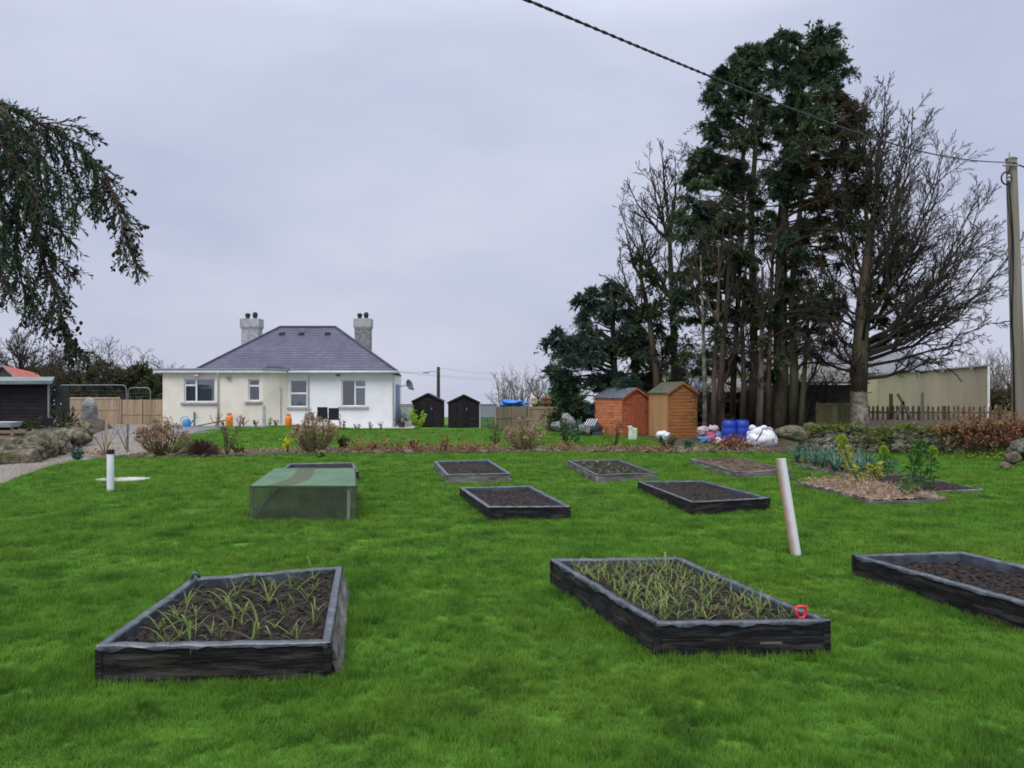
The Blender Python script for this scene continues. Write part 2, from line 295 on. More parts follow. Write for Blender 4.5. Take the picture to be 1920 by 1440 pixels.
def roof_mat():
    m = bpy.data.materials.new('slate_roof'); m.use_nodes = True; t = m.node_tree; p = t.nodes['Principled BSDF']; L = t.links.new
    tcx = N(t, 'ShaderNodeTexCoord'); mp = N(t, 'ShaderNodeMapping'); mp.inputs['Rotation'].default_value = (R(90), 0, 0); L(tcx.outputs['Object'], mp.inputs[0])
    br = N(t, 'ShaderNodeTexBrick'); br.inputs['Scale'].default_value = 1; br.inputs['Brick Width'].default_value = .3; br.inputs['Row Height'].default_value = .145
    br.inputs['Mortar Size'].default_value = .006; br.inputs['Color1'].default_value = (.082, .080, .120, 1); br.inputs['Color2'].default_value = (.105, .102, .148, 1); br.inputs['Mortar'].default_value = (.05, .05, .075, 1)
    L(mp.outputs[0], br.inputs['Vector']); ns = N(t, 'ShaderNodeTexNoise'); ns.inputs['Scale'].default_value = .9; ns.inputs['Detail'].default_value = 6; L(tcx.outputs['Object'], ns.inputs['Vector'])
    mx = N(t, 'ShaderNodeMixRGB', blend_type='OVERLAY'); mx.inputs[0].default_value = .35; L(br.outputs[0], mx.inputs[1]); L(ns.outputs[0], mx.inputs[2]); L(mx.outputs[0], p.inputs['Base Color'])
    p.inputs['Roughness'].default_value = .6; p.inputs['Specular IOR Level'].default_value = .35; return m
M['slate'] = roof_mat()

def leafquads(P, D, L, Wd, rng):
    """P,D (n,3); L,Wd scalars or arrays -> rhombus leaves"""
    n = len(P); D = D / (np.linalg.norm(D, axis=1, keepdims=True) + 1e-9); r = rng.normal(size=(n, 3)); S = np.cross(D, r); S /= (np.linalg.norm(S, axis=1, keepdims=True) + 1e-9)
    L = (np.ones(n) * L)[:, None]; Wd = (np.ones(n) * Wd)[:, None]
    V = np.empty((n, 4, 3)); V[:, 0] = P; V[:, 1] = P + D*L*.45 + S*Wd*.5; V[:, 2] = P + D*L; V[:, 3] = P + D*L*.45 - S*Wd*.5
    return V.reshape(-1, 3), np.arange(4*n).reshape(n, 4)
def blob(r=(1, 1, 1), seed=0, sub=2, amp=.25, fr=1.4, flat=0):
    dr = random.Random(seed*7+1); dirs = [Vector((dr.gauss(0, 1), dr.gauss(0, 1), dr.gauss(0, 1))).normalized() for _ in range(9)]
    bm = bmesh.new(); bmesh.ops.create_icosphere(bm, subdivisions=sub, radius=1)
    for v in bm.verts:
        p = v.co.copy(); n = 1 + amp * noise.fractal(p*fr + Vector((seed*3.7, seed*1.3, 0)), 1, 2, 3)
        q = p*n
        if flat:                                         # flat broken faces
            for dn in dirs: e_ = q.dot(dn)-flat; q = q - dn*(max(0, e_)*.88)
        v.co = Vector((q.x*r[0], q.y*r[1], q.z*r[2]))
    me = bpy.data.meshes.new('blob'); bm.to_mesh(me); bm.free(); return me
def blob_obj(name, m, c, r, parent=None, seed=0, sub=2, amp=.25, fr=1.4, flat=0, rz=0, smooth=True):
    me = blob(r, seed, sub, amp, fr, flat); me.materials.append(m); me.name = name
    if smooth: me.polygons.foreach_set('use_smooth', [True]*len(me.polygons))
    return link(name, me, parent, c, (0, 0, rz))
# ------------------------------------------------------------------ ground, path, soil
def axis(a, b, n, p=1.0): return [a + (b-a)*(k/n)**p for k in range(n+1)]
def sheet(name, rows, dz, m, kind='structure', label=None, cat=None):
    """rows: list of rows of (X,Y) with equal counts"""
    V = []; w = len(rows[0])
    for r in rows: V += [(x, y, g(x, y) + dz) for x, y in r]
    Fc = [(i*w+j, i*w+j+1, (i+1)*w+j+1, (i+1)*w+j) for i in range(len(rows)-1) for j in range(w-1)]
    o = link(name, mesh_np(name, V, Fc, m, True), kind=kind); return tag(o, label, cat)
ys = [-8, -2] + axis(0, 50, 100) + [60, 80, 120, 200, 400, 900, 1800]; xs = [-1500, -600, -200, -80, -50] + axis(-34, 34, 100) + [50, 80, 200, 600, 1500]
sheet('lawn', [[(x, y) for x in xs] for y in ys], 0, M['lawn'], label='bright green grass lawn with raised beds on it')
def interp(tab, y):
    for (y0, x0), (y1, x1) in zip(tab, tab[1:]):
        if y <= y1: return x0 + (x1-x0)*max(0, (y-y0))/(y1-y0)
    return tab[-1][1]
GR = [(8, -7.4), (12, -8.6), (13.8, -9.14), (15.9, -9.86), (18.1, -10.4), (20.5, -10.2), (21.3, -9.9), (23.4, -10.3), (27.5, -11.8), (31.5, -12.5), (34.6, -13.0), (35.8, -13.2), (42, -13.5)]
def grx(y): return interp(GR, y) + .12*noise.noise(Vector((y*2.1, 3, 0)))
sheet('gravel_path', [[(grx(y) - (d**1.6)*30, y) for d in axis(0, 1, 14)] for y in axis(7, 41.5, 90)], .012, M['gravel'], label='pale gravel drive running up to the timber fence')
sheet('grey_path', [[(x, y) for x in axis(-16.6, -11.2 if y > 34 else interp(GR, y)+.7, 10)] for y in axis(29, 36.0, 16)], .02, M['greygravel'], label='grey gravel strip beside the cream extension')
BF = [(-10.3, 19.5), (-9, 19.4), (-7.6, 19.7), (-6, 20.4), (-3.6, 20.8), (-.9, 21.0), (2, 21.1), (4.8, 20.8), (7.2, 20.9), (7.8, 21.0)]
def bf(x): return interp(BF, x) + .10*noise.noise(Vector((x*1.7, 9, 0)))
def bb(x): return interp([(-10.3, 21.2), (-8, 22.2), (-4, 23.0), (2, 23.4), (7.8, 23.2)], x) + .3*noise.noise(Vector((x*.9, 5, 2)))
bxs = axis(-10.2, 7.7, 110)
sheet('flower_border', [[(x, bf(x)*(1-t) + bb(x)*t) for x in bxs] for t in axis(0, 1, 8)], .03, M['litter'], label='long narrow soil border full of dead bracken between the two lawns')
sheet('bare_soil', [[(x, y) for x in axis(4.9 if y > 23 else 5.6, 24, 50)] for y in axis(21.2, 44, 40)], .024, M['litter'], label='brown leaf littered ground under the tall trees')
TER = [(20, -12.6), (22.5, -13.2), (25, -14.0), (29, -15.6), (34, -17.5)]
tr = []
for y in axis(19.6, 34, 24):
    e0 = interp(TER, y); tr.append([(e0 - d*16, y) for d in (0, .01, .03, .06, .2, .5, 1)])
V = []; hh = [0, .18, .42, .5, .52, .55, .6]
for r in tr:
    for k, (x, y) in enumerate(r): V.append((x, y, g(x, y) + hh[k]*sm(19.4, 20.6, y) - .02))
w = 7; link('soil_bank', mesh_np('soil_bank', V, [(i*w+j, (i+1)*w+j, (i+1)*w+j+1, i*w+j+1) for i in range(len(tr)-1) for j in range(w-1)], M['litter'], True), kind='structure')['label'] = 'raised soil terrace behind the rockery stones'
sheet('patio', [[(x, y) for x in axis(-11.3, -4.6, 8)] for y in axis(35.7, 37.1, 3)], .05, M['patio'], label='pale patio strip along the foot of the white wall')
gb = MB()
FAR = [(-60, 70, 0.4), (-20, 75, .6), (10, 80, .3), (30, 66, 1.2), (50, 60, 1.6)]

# ------------------------------------------------------------------ raised beds
BEDS = []
def corners(px4, h):
    r = []
    for px, py in px4: Y = (EYE-h)*F/(py-HY); r.append(Vector((gx(px, Y), Y, 0)))
    return r
def bil(c, u, v): return c[0]*(1-u)*(1-v) + c[1]*u*(1-v) + c[2]*u*v + c[3]*(1-u)*v
def inset(c, t):
    n = 4; res = []
    for i in range(4):
        p, a, b = c[i], c[i-1], c[(i+1) % 4]; d1 = (a-p).normalized(); d2 = (b-p).normalized(); s = d1.cross(d2).length
        res.append(p + (d1 + d2)*(t/max(.3, s)))
    return res
def raised_bed(label, px4, h, board='black', liner=True, soil='soil', drop=.05, seed=1, posts=True, clods=260, group='raised beds on the lawn', nboard=1, world=None, flare=(0, 0, 0, 0), grey=()):
    rng = random.Random(seed); c = world or corners(px4, h); cen = sum(c, Vector())/4; zz = g(cen.x, cen.y)
    root = thing('raised_bed', label, 'raised bed', (cen.x, cen.y, zz), 0, group); t = .036
    inn = inset(c, t); soilc = inset(c, t-.01); L = lambda v, z: (v.x-cen.x, v.y-cen.y, z)
    for i in range(4):
        a, b = c[i], c[(i+1) % 4]; ai, bi = inn[i], inn[(i+1) % 4]
        if i % 2: ai, bi = inn[i], inn[(i+1) % 4]; d = (b-a).normalized(); a = a + d*(ai-a).dot(d); b = b + d*(bi-b).dot(d)
        for q in range(nboard):
            z0 = -.05 + (h+.05)*q/nboard + (.004 if q else 0); z1 = -.05 + (h+.05)*(q+1)/nboard
            bm = MB(); n = 22; prev = None; k0 = 0; sag = rng.uniform(.002, .007)
            for k in range(n+1):
                u = k/n; o = a.lerp(b, u); ii = ai.lerp(bi, u); w = noise.noise(Vector((u*5, i*7+seed, q)))*.006; zt = z1 + noise.noise(Vector((u*7, i*3+seed, 4+q)))*.007 - sag*math.sin(u*3.1)
                nn = (o-ii).normalized()*w
                fl_ = (o-ii).normalized()*flare[i]; bm.v += [L(o+nn+fl_, z0), L(ii+nn+fl_, z0), L(ii+nn, zt), L(o+nn, zt-.003)]
                if k: j = 4*k; bm.f += [(j-4+e, j-4+(e+1) % 4, j+(e+1) % 4, j+e) for e in range(4)]
            bm.f += [(3, 2, 1, 0), (4*n, 4*n+1, 4*n+2, 4*n+3)]; o = bm.build('board', M['weath' if i in grey else board], root)
        if liner:
            bm = MB(); n = 46; A, B, Ai, Bi = c[i], c[(i+1) % 4], inn[i], inn[(i+1) % 4]
            for k in range(n+1):
                u = k/n; o = A.lerp(B, u); ii = Ai.lerp(Bi, u); nn = (o-ii).normalized()
                dr = (.008 if cen.y < 9 else .003) + (.026 if cen.y < 9 else .006)*max(0, noise.fractal(Vector((u*9, i*5+seed, 0)), 1, 2, 3)+.35); wv = .004*noise.noise(Vector((u*17, i+seed, 2)))
                zt = h + noise.noise(Vector((u*7, i*3+seed, 4+nboard-1)))*.007 + .004 + wv
                bm.v += [L(o+nn*.012, h-dr), L(o+nn*.011, zt-.008), L(o+nn*.002, zt+.004), L(ii-nn*.004, zt+.003), L(ii-nn*(.010+wv), zt-.012)]
                if k: j = 5*k; bm.f += [(j-5+e, j+e, j+e+1, j-5+e+1) for e in range(4)]
            bm.build('plastic_edging', M['liner'], root, smooth=True)
            bm = MB()
            for k in range(n+1):
                u = k/n; ii = Ai.lerp(Bi, u); nn = (A.lerp(B, u)-ii).normalized(); wv = .005*noise.noise(Vector((u*13, i+seed, 7)))
                bm.v += [L(ii-nn*(.009+wv), h-.006), L(ii-nn*(.012-wv), h-drop*.6), L(ii-nn*.012, h-drop-.05)]
                if k: j = 3*k; bm.f += [(j-3+e, j+e, j+e+1, j-3+e+1) for e in range(2)]
            bm.build('liner', M['liner_in'], root, smooth=True)
    if posts:
        for i in range(4):
            p = inset(c, t*.1)[i]; bm = MB(); s = .022; pc = p - (p-cen).normalized()*.014
            bm.box(pc.x-cen.x-s, pc.x-cen.x+s, pc.y-cen.y-s, pc.y-cen.y+s, -.05, h+rng.uniform(.001, .006)); bm.build('corner_post', M[board], root, bevel=.006)
    nu, nv = 90, 90; V = []
    for j in range(nv+1):
        for i in range(nu+1):
            p = bil(soilc, i/nu, j/nv); z = h-drop + .022*noise.fractal(Vector((p.x*6, p.y*6, seed)), 1, 2, 4) + .016*noise.fractal(Vector((p.x*28, p.y*28, 1)), 1, 2, 3)
            V.append(L(p, z))
    w = nu+1; sme = mesh_np('soil', V, [(j*w+i, j*w+i+1, (j+1)*w+i+1, (j+1)*w+i) for j in range(nv) for i in range(nu)], M[soil], True); link('soil', sme, root)
    if clods:
        bm = MB(); bs = []
        for q in range(3):
            me = blob((1, .8, .6), q+5, 1, .35); bs.append(([v.co.copy() for v in me.vertices], [tuple(p.vertices) for p in me.polygons])); bpy.data.meshes.remove(me)
        for k in range(clods):
            u, v = rng.uniform(.05, .95), rng.uniform(.05, .95); p = bil(soilc, u, v); vs, fs = bs[k % 3]; s = rng.choice([.008, .011, .016, .024]); ro = rng.uniform(0, 6); i0 = len(bm.v)
            z = h-drop + .022*noise.fractal(Vector((p.x*6, p.y*6, seed)), 1, 2, 4)
            for q in vs: x = q.x*math.cos(ro)-q.y*math.sin(ro); y = q.x*math.sin(ro)+q.y*math.cos(ro); bm.v.append(L(p+Vector((x*s, y*s, 0)), z+q.z*s))
            bm.f += [tuple(i0+i for i in f) for f in fs]
        bm.build('soil_clods', M[soil], root, kind='stuff')
    BEDS.append([(v.x, v.y) for v in c]); return root, c, cen, h-drop+zz
def strapleaves(n, L, wid, droop, seed, m, segs=5, spread=.5, thick=.006):
    rng = random.Random(seed); bm = MB()
    bm.tube([(0, 0, -.02), (0, 0, L*.22)], [thick, thick*.8], 5)
    for k in range(n):
        a = rng.uniform(0, 6.28) if n > 6 else k*2.4+rng.uniform(-.4, .4); l = L*rng.uniform(.65, 1.15); el = R(rng.uniform(55, 85)) - spread*rng.random(); p = Vector((0, 0, L*.12*rng.random())); pts = [p.copy()]
        dr = droop*rng.uniform(.4, 1.5)
        for s in range(segs):
            p = p + Vector((math.cos(a)*math.cos(el), math.sin(a)*math.cos(el), math.sin(el)))*l/segs; el -= dr*(s+1)/segs; a += rng.uniform(-.15, .15); pts.append(p.copy())
        bm.strap(pts, wid*rng.uniform(.7, 1.2))
    return bm.mesh('leaves', m, True)
LG = 'raised beds on the lawn'
A = raised_bed('black edged raised bed at the front left holding floppy young leeks', [(182, 1212), (618, 1205), (640, 1063), (362, 1085)], .21, seed=1, drop=.055, clods=900, flare=(0, .10, 0, 0), grey=(1,))
B = raised_bed('black raised bed thick with garlic shoots and a red handled tool in its corner', [(1232, 1172), (1555, 1168), (1272, 1048), (1033, 1052)], .21, seed=2, drop=.045, clods=600, flare=(0, 0, 0, .02))
wc = [Vector((3.59, 4.71, 0)), Vector((4.61, 4.9, 0)), Vector((3.99, 6.88, 0)), Vector((2.97, 6.74, 0))]
C = raised_bed('empty black raised bed cut off by the right edge of the photo', None, .21, seed=3, drop=.075, clods=1100, world=wc)
D = raised_bed('empty black raised bed in mid lawn, nearest right of the green netted cage', [(915, 950), (1069, 949), (994, 911), (863, 914)], .17, seed=4, drop=.06, clods=160)
E = raised_bed('empty black raised bed just left of the leaning white pipe', [(1299, 942), (1443, 934), (1318, 902), (1197, 903)], .17, seed=5, drop=.055, clods=160)
Fb = raised_bed('smallest dark raised bed in the back row, behind the empty mid lawn bed', [(837, 890), (957, 888), (917, 863), (815, 865)], .17, seed=6, drop=.06, clods=60, board='weath')
G = raised_bed('weathered grey raised bed in the middle of the back row with green weeds', [(1119, 889), (1231, 886), (1160, 861), (1065, 863)], .17, seed=7, drop=.03, board='weath', clods=60)
H = raised_bed('weathered mossy raised bed in the back row partly behind the leaning pipe', [(1382, 884), (1484, 880), (1387, 857), (1294, 859)], .15, seed=8, drop=.02, board='weath', clods=60, liner=False, soil='litter')
I = raised_bed('raised bed whose far end peeks out behind the netted cage', [(520, 888), (671, 886), (662, 869), (543, 871)], .17, seed=9, drop=.05, clods=0)
K = raised_bed('low broken edged bed covered in pale straw mulch', [(1640, 941), (1778, 934), (1600, 897), (1489, 904)], .07, seed=10, drop=-.01, board='weath', clods=0, liner=False, soil='straw')
Lb = raised_bed('low bed planted with a row of blue green leeks', [(1598, 893), (1690, 888), (1575, 857), (1476, 864)], .08, seed=11, drop=.0, board='weath', clods=0, liner=False, soil='litter')
Mb = raised_bed('low soil bed furthest right, behind the straw mulched bed', [(1712, 921), (1842, 917), (1715, 889), (1612, 893)], .07, seed=12, drop=.01, board='weath', clods=40, liner=False)
# torn flap sticking up at the back left corner of the leek bed
c = A[1][3]; cen = A[2]; bm = MB(); q = c - cen
bm.tube([(q.x+.01, q.y-.02, .17), (q.x+.0, q.y-.03, .235), (q.x+.02, q.y-.03, .262), (q.x+.045, q.y-.01, .245), (q.x+.05, q.y, .21)], [.02, .017, .013, .014, .01], 7); bm.build('torn_flap', M['liner_in'], A[0], smooth=True)
pbox('board', M['weath'], B[0], B[1][0].x-B[2].x+.62, B[1][0].x-B[2].x+.75, B[1][0].y-B[2].y-.012, B[1][0].y-B[2].y+.0, .088, .097, label='pale split in the board')
def scatter_plants(bed, meshes, n, name, label, cat, group, seed, smin=.8, smax=1.2, mind=.06, u0=.06, u1=.94, v0=.05, v1=.95, jit=None, name2='leaves'):
    rng = random.Random(seed); pts = []; tries = 0
    while len(pts) < n and tries < n*80:
        tries += 1; u, v = rng.uniform(u0, u1), rng.uniform(v0, v1); p = bil(inset(bed[1], .05), u, v)
        if all((p-q).length > mind for q in pts): pts.append(p)
    for p in pts:
        me = rng.choice(meshes); o = link(name, me, None, (p.x, p.y, bed[3]-.005), (0, 0, rng.uniform(0, 6.28))); s = rng.uniform(smin, smax); o.scale = (s, s, s); tag(o, label, cat, group)
lk = [strapleaves(3+k % 4, .22+.03*(k % 3), .009+.002*(k % 3), .35+.13*(k % 4), k, M['leek' if k % 3 else 'garlic'], 7, .45+.15*(k % 3)) for k in range(11)]
scatter_plants(A, lk, 44, 'leek_seedling', 'young floppy leek plant growing in the front left raised bed', 'plant', 'leeks in the front left bed', 4, .45, 1.15, .10)
gl = [strapleaves(5, .17, .010, .42, 20+k, M['garlic'], 6, .55, .004) for k in range(8)]
gl2 = [strapleaves(5, .15, .010, .5, 40+k, M['leek'], 6, .5, .004) for k in range(3)]
scatter_plants(B, gl+gl2, 165, 'garlic_plant', 'garlic shoot among many in the raised bed with the red tool handle', 'plant', 'garlic in the front bed', 7, .6, 1.1, .055, .05, .97, .06, .95)
wd = [strapleaves(8, .16, .02, .6, 60+k, M['garlic'], 4, .9) for k in range(3)]
scatter_plants(G, wd, 22, 'weed', 'green weed growing in the weathered middle back row bed', 'plant', 'weeds in the weathered bed', 9, .6, 1.2, .12)
scatter_plants(H, wd, 12, 'weed', 'small weed growing in the mossy back row bed near the pipe', 'plant', 'weeds in the mossy bed', 10, .4, .8, .15)
lb = [strapleaves(9, .48, .045, .22, 80+k, M['bluegreen'], 5, .35, .02) for k in range(5)]
scatter_plants(Lb, lb, 52, 'leek_plant', 'tall blue green leek in the row beside the mossy stone wall', 'plant', 'mature leeks', 11, .7, 1.05, .13, .04, .85, .05, .98)
# trowel style tool with a red D handle, thin stick marker
ht = thing('garden_tool', 'red D shaped tool handle standing in the garlic bed corner', 'garden tool', (gx(1502, 4.82), 4.82, B[3]-.02), R(10)); ht.scale = (.85, .85, .9)
bm = MB(); bm.tube([(-.040, 0, .135), (0, 0, .137), (.040, 0, .135), (.037, 0, .085), (.020, 0, .058), (-.020, 0, .058), (-.037, 0, .085), (-.040, 0, .135)], .0105, 8); bm.build('handle', M['red'], ht, smooth=True)
bm = MB(); bm.tube([(0, 0, -.02), (0, 0, .056)], .011, 10); bm.build('shaft', M['red'], ht, smooth=True)
bm = MB(); x, y = gx(1247, 6.45), 6.45; bm.o = Vector((x, y, .1)); bm.tube([(x, y, .1), (x+.004, y, .21), (x-.002, y, .285)], [.009, .009, .008], 6)
o = bm.build('plant_marker', M['stake']); o.location = (x, y, .1); tag(o, 'thin pale stick standing at the back of the garlic bed', 'stick')

# ------------------------------------------------------------------ netted cage, pipes, cover
x0, x1, y0, y1, h = gx(468, 9.75), gx(667, 9.75), 9.75, 12.1, .45
cg = thing('netting_cage', 'low rectangular cage under green garden netting in mid lawn', 'garden cage', ((x0+x1)/2, y0, 0))
w = (x1-x0)/2; xb0, xb1 = gx(515, 12.1)-cg.location.x, gx(667, 12.1)-cg.location.x-.02; dl = y1-y0
net = mat('green_netting', [(.065, .145, .075), (.105, .21, .11)], 3, .7, alpha=.84, noise2=((.12, .19, .12), 1.2, .45, .7, .8)); net2 = mat('green_side_netting', [(.06, .095, .05), (.10, .14, .075)], 5, .8, alpha=.46)
bmn = MB(); n = 16
for j in range(n+1):
    for i in range(n+1):
        u, v = i/n, j/n; bmn.v.append((( -w*(1-v)+xb0*v)*(1-u) + (w*(1-v)+xb1*v)*u, dl*v, h - .035*math.sin(u*3.14)*math.sin(v*3.14) + .006*noise.noise(Vector((u*5, v*5, 1)))))
bmn.f = [(j*(n+1)+i, j*(n+1)+i+1, (j+1)*(n+1)+i+1, (j+1)*(n+1)+i) for j in range(n) for i in range(n)]
o = bmn.build('top_net', net, cg, smooth=True)
bt = MB()
for u0_ in (.34,): bt.poly([(-w+2*w*u0_, .0, h+.004), (-w+2*w*(u0_+.24), .0, h+.004), (xb0+(xb1-xb0)*(u0_+.26), dl, h+.004), (xb0+(xb1-xb0)*(u0_+.06), dl, h+.004)])
bmn = MB(); 
for j in range(n+1):
    v = j/n
    for i in range(5):
        u = .14 + .05*math.sin(v*4) + i*.055; u += .20*v
        bmn.v.append(((-w*(1-v)+xb0*v)*(1-u) + (w*(1-v)+xb1*v)*u, dl*v, h - .035*math.sin(u*3.14)*math.sin(v*3.14) + .005))
bmn.f = [(j*5+i, j*5+i+1, (j+1)*5+i+1, (j+1)*5+i) for j in range(n) for i in range(4)]
bmn.build('leaf_stain', mat('brown_leaf_film', [(.10, .085, .05), (.16, .12, .075)], 9, .9, alpha=.4), cg, smooth=True, label='brown band of leaf litter on the net')
def netwall(p, q, seed):
    b = MB(); n = 20; p = Vector(p); q = Vector(q); nn = Vector((-(q-p).y, (q-p).x, 0)).normalized()
    for i in range(n+1):
        for k in range(6):
            t = k/5; s = p.lerp(q, i/n) + nn*(.022*noise.noise(Vector((i*.35, k*.5, seed)))*math.sin(t*3.1)*2 - .03*(1-t)**2*abs(noise.noise(Vector((i*.5, 1, seed))))*2); b.v.append((s.x, s.y, h*t + .005))
    b.f = [(i*6+k, (i+1)*6+k, (i+1)*6+k+1, i*6+k+1) for i in range(n) for k in range(5)]; b.build('side_net', net2, cg, smooth=True)
netwall((-w, 0, 0), (w, 0, 0), 1); netwall((w, 0, 0), (xb1, dl, 0), 2); netwall((-w, 0, 0), (xb0, dl, 0), 3); netwall((xb0, dl, 0), (xb1, dl, 0), 4)
for k, (x, y) in enumerate([(-w, 0), (w-.12, .03), (xb0, dl), (xb1-.02, dl)]):
    pbox('post', M['weath'] if k != 1 else M['conc'], cg, x, x+.04, y+.01, y+.05, 0, h-.01)
for a, b_ in [((-w, .02), (w, .02)), ((xb0, dl), (xb1, dl)), ((-w, .02), (xb0, dl)), ((w, .02), (xb1, dl))]:
    bm = MB(); bm.tube([(a[0], a[1], h-.02), (b_[0], b_[1], h-.02)], .014, 6); bm.build('top_rail', M['felt'], cg)
bm = MB(); bm.tube([(-w+.03, .06, .03), (-w+.28, .06, h-.02)], .011, 6); bm.build('brace', M['weath'], cg)
qi = [Vector((-w+.06, .05, 0)), Vector((w-.06, .05, 0)), Vector((xb1-.07, dl-.08, 0)), Vector((xb0+.07, dl-.08, 0))]
for k in range(4):
    a_, b_ = qi[k], qi[(k+1) % 4]; d_ = (b_-a_).normalized(); nn_ = Vector((-d_.y, d_.x, 0))*.035; a_ = a_+d_*.04; u_ = Vector((0, 0, .16)); bm = MB(); bm.quadbox([a_, b_, b_+nn_, a_+nn_], [a_+u_, b_+u_, b_+nn_+u_, a_+nn_+u_]); bm.build('board', M['black'], cg)
bm = MB(); n = 30
for j in range(n+1):
    for i in range(n+1): qp = bil(qi, .05+.9*i/n, .03+.94*j/n); bm.v.append((qp.x, qp.y, .12+.02*noise.fractal(Vector((i*.3, j*.3, 3)), 1, 2, 3)))
bm.f = [(j*(n+1)+i, j*(n+1)+i+1, (j+1)*(n+1)+i+1, (j+1)*(n+1)+i) for j in range(n) for i in range(n)]; bm.build('soil', M['soil'], cg)
BEDS.append([(x0, y0), (x1, y0), (gx(667, 12.1), y1), (gx(515, 12.1), y1)])
lg = [strapleaves(9, .30, .02, .5, 90+k, M['kale'], 5, .7) for k in range(3)]
rng = random.Random(3)
for k in range(16):
    o = link('seedling', rng.choice(lg), None, (rng.uniform(x0+.15, x1-.25), rng.uniform(y0+.2, y1-.4), .11), (0, 0, rng.uniform(0, 6))); o.scale = [rng.uniform(.5, .9)]*3; tag(o, 'green seedling growing under the cage netting', 'plant', 'seedlings under the net')

pm = bpy.data.materials.new('faded_terracotta_pipe'); pm.use_nodes = True; t = pm.node_tree; p = t.nodes['Principled BSDF']
tcx = N(t, 'ShaderNodeTexCoord'); sx = N(t, 'ShaderNodeSeparateXYZ'); nn = N(t, 'ShaderNodeTexNoise'); nn.inputs['Scale'].default_value = 9; t.links.new(tcx.outputs['Object'], nn.inputs['Vector']); t.links.new(tcx.outputs['Object'], sx.inputs[0])
ma = N(t, 'ShaderNodeMath', operation='MULTIPLY_ADD'); ma.inputs[1].default_value = .03; t.links.new(nn.outputs[0], ma.inputs[0]); t.links.new(sx.outputs[0], ma.inputs[2])
mr = N(t, 'ShaderNodeMapRange'); mr.inputs[1].default_value = -.028; mr.inputs[2].default_value = .012; t.links.new(ma.outputs[0], mr.inputs[0])
cr = N(t, 'ShaderNodeValToRGB'); cr.color_ramp.elements[0].color = (.42, .25, .19, 1); cr.color_ramp.elements[1].color = (.66, .66, .68, 1); t.links.new(mr.outputs[0], cr.inputs[0]); t.links.new(cr.outputs[0], p.inputs['Base Color']); p.inputs['Roughness'].default_value = .4
bm = MB(); bm.tube([(0, 0, -.1), (0, 0, .95)], .049, 28, cap=False); i0 = len(bm.v); bm.tube([(0, 0, .95), (0, 0, .5)], .044, 28, cap=True)
i1 = i0 - 28
for q in range(28): bm.f.append((i1+q, i1+(q+1) % 28, i0+(q+1) % 28, i0+q)) if False else None
bm2 = MB(); n = 28
for (r, z) in [(.05, -.1), (.05, .965), (.0445, .965), (.0445, .4)]:
    for q in range(n): a = 6.28318*q/n; bm2.v.append((r*math.cos(a), r*math.sin(a), z))
for k in range(3):
    for q in range(n): bm2.f.append((k*n+q, k*n+(q+1) % n, (k+1)*n+(q+1) % n, (k+1)*n+q))
o = link('drain_pipe', bm2.mesh('drain_pipe', pm, True)); o.location = (2.80, 7.62, g(2.8, 7.62)); o.rotation_euler = (R(-3), R(-8.2), 0); tag(o, 'leaning white plastic pipe faded to terracotta on its left side', 'pipe')
es = o.modifiers.new('e', 'EDGE_SPLIT'); es.split_angle = R(40)
x, y = gx(207, 12.8), 12.8
vp = thing('vent_pipe', 'upright white pipe with a black cap in the left lawn', 'pipe', (x, y, 0))
bm = MB(); bm.lathe([(.055, -.05), (.055, .60), (.058, .60), (.058, .615)], 24); o = bm.build('pipe', M['pipewhite'], vp, smooth=True); es = o.modifiers.new('e', 'EDGE_SPLIT')
bm = MB(); bm.lathe([(.05, .615), (.058, .625), (.060, .685), (.05, .695)], 24); bm.build('cap', M['cable'], vp)
x, y = gx(228, 14.2), 14.3; bm = MB(); rr = random.Random(2)
bm.prism([(x-.50, y-.12), (x-.15, y-.28), (x+.28, y-.24), (x+.47, y-.02), (x+.38, y+.22), (x-.1, y+.30), (x-.42, y+.16)], -.02, .05); bm.o = Vector((x, y, 0)); o = bm.build('concrete_cover', M['conc'], bevel=.012); o.location = (x, y, 0); tag(o, 'flat pale concrete slab behind the capped white pipe', 'slab')

# ------------------------------------------------------------------ brassicas by the mulched bed
def brassica(px, pyb, pyt, seed, leafm, headm, label, head=True, dens=1.0, lean=0, wide=.13, stemm='kale'):
    x, y = gp(px, pyb); h = (pyb-pyt)*y/F; rng = np.random.default_rng(seed); rnd = random.Random(seed); z0 = g(x, y)
    r = thing('brassica_plant', label, 'vegetable plant', (x, y, z0), 0, 'bolted brassicas beside the mulched bed'); bm = MB()
    path = lambda t: Vector((lean*t + .015*math.sin(t*7+seed), .02*math.sin(t*5), h*t)); bm.tube([path(k/8) for k in range(9)], [.016-.001*k for k in range(9)], 6); bm.build('stem', M[stemm], r, smooth=True)
    P = []; D = []
    for k in range(int(120*dens)):
        t = rnd.uniform(.1, 1)**.8; a = rnd.uniform(0, 6.28); p = path(t); rad = rnd.uniform(.02, wide)*(1-.4*t); P.append((p.x+math.cos(a)*rad, p.y+math.sin(a)*rad, p.z+rnd.uniform(-.02, .04))); D.append((math.cos(a), math.sin(a), rnd.uniform(-.5, .8)))
    V, Fc = leafquads(np.array(P), np.array(D), rng.uniform(.05, .11, len(P)), rng.uniform(.03, .06, len(P)), rng); link('leaves', mesh_np('leaves', V, Fc, M[leafm]), r, kind='stuff')
    if head:
        P = []; D = []; p = path(1)
        for k in range(150): d = Vector((rnd.gauss(0, 1), rnd.gauss(0, 1), rnd.gauss(.3, 1))).normalized(); P.append((p.x+d.x*.05, p.y+d.y*.05, p.z+d.z*.075)); D.append((d.x, d.y, d.z+.5))
        V, Fc = leafquads(np.array(P), np.array(D), .055, .035, rng); link('head', mesh_np('head', V, Fc, M[headm]), r, kind='stuff')
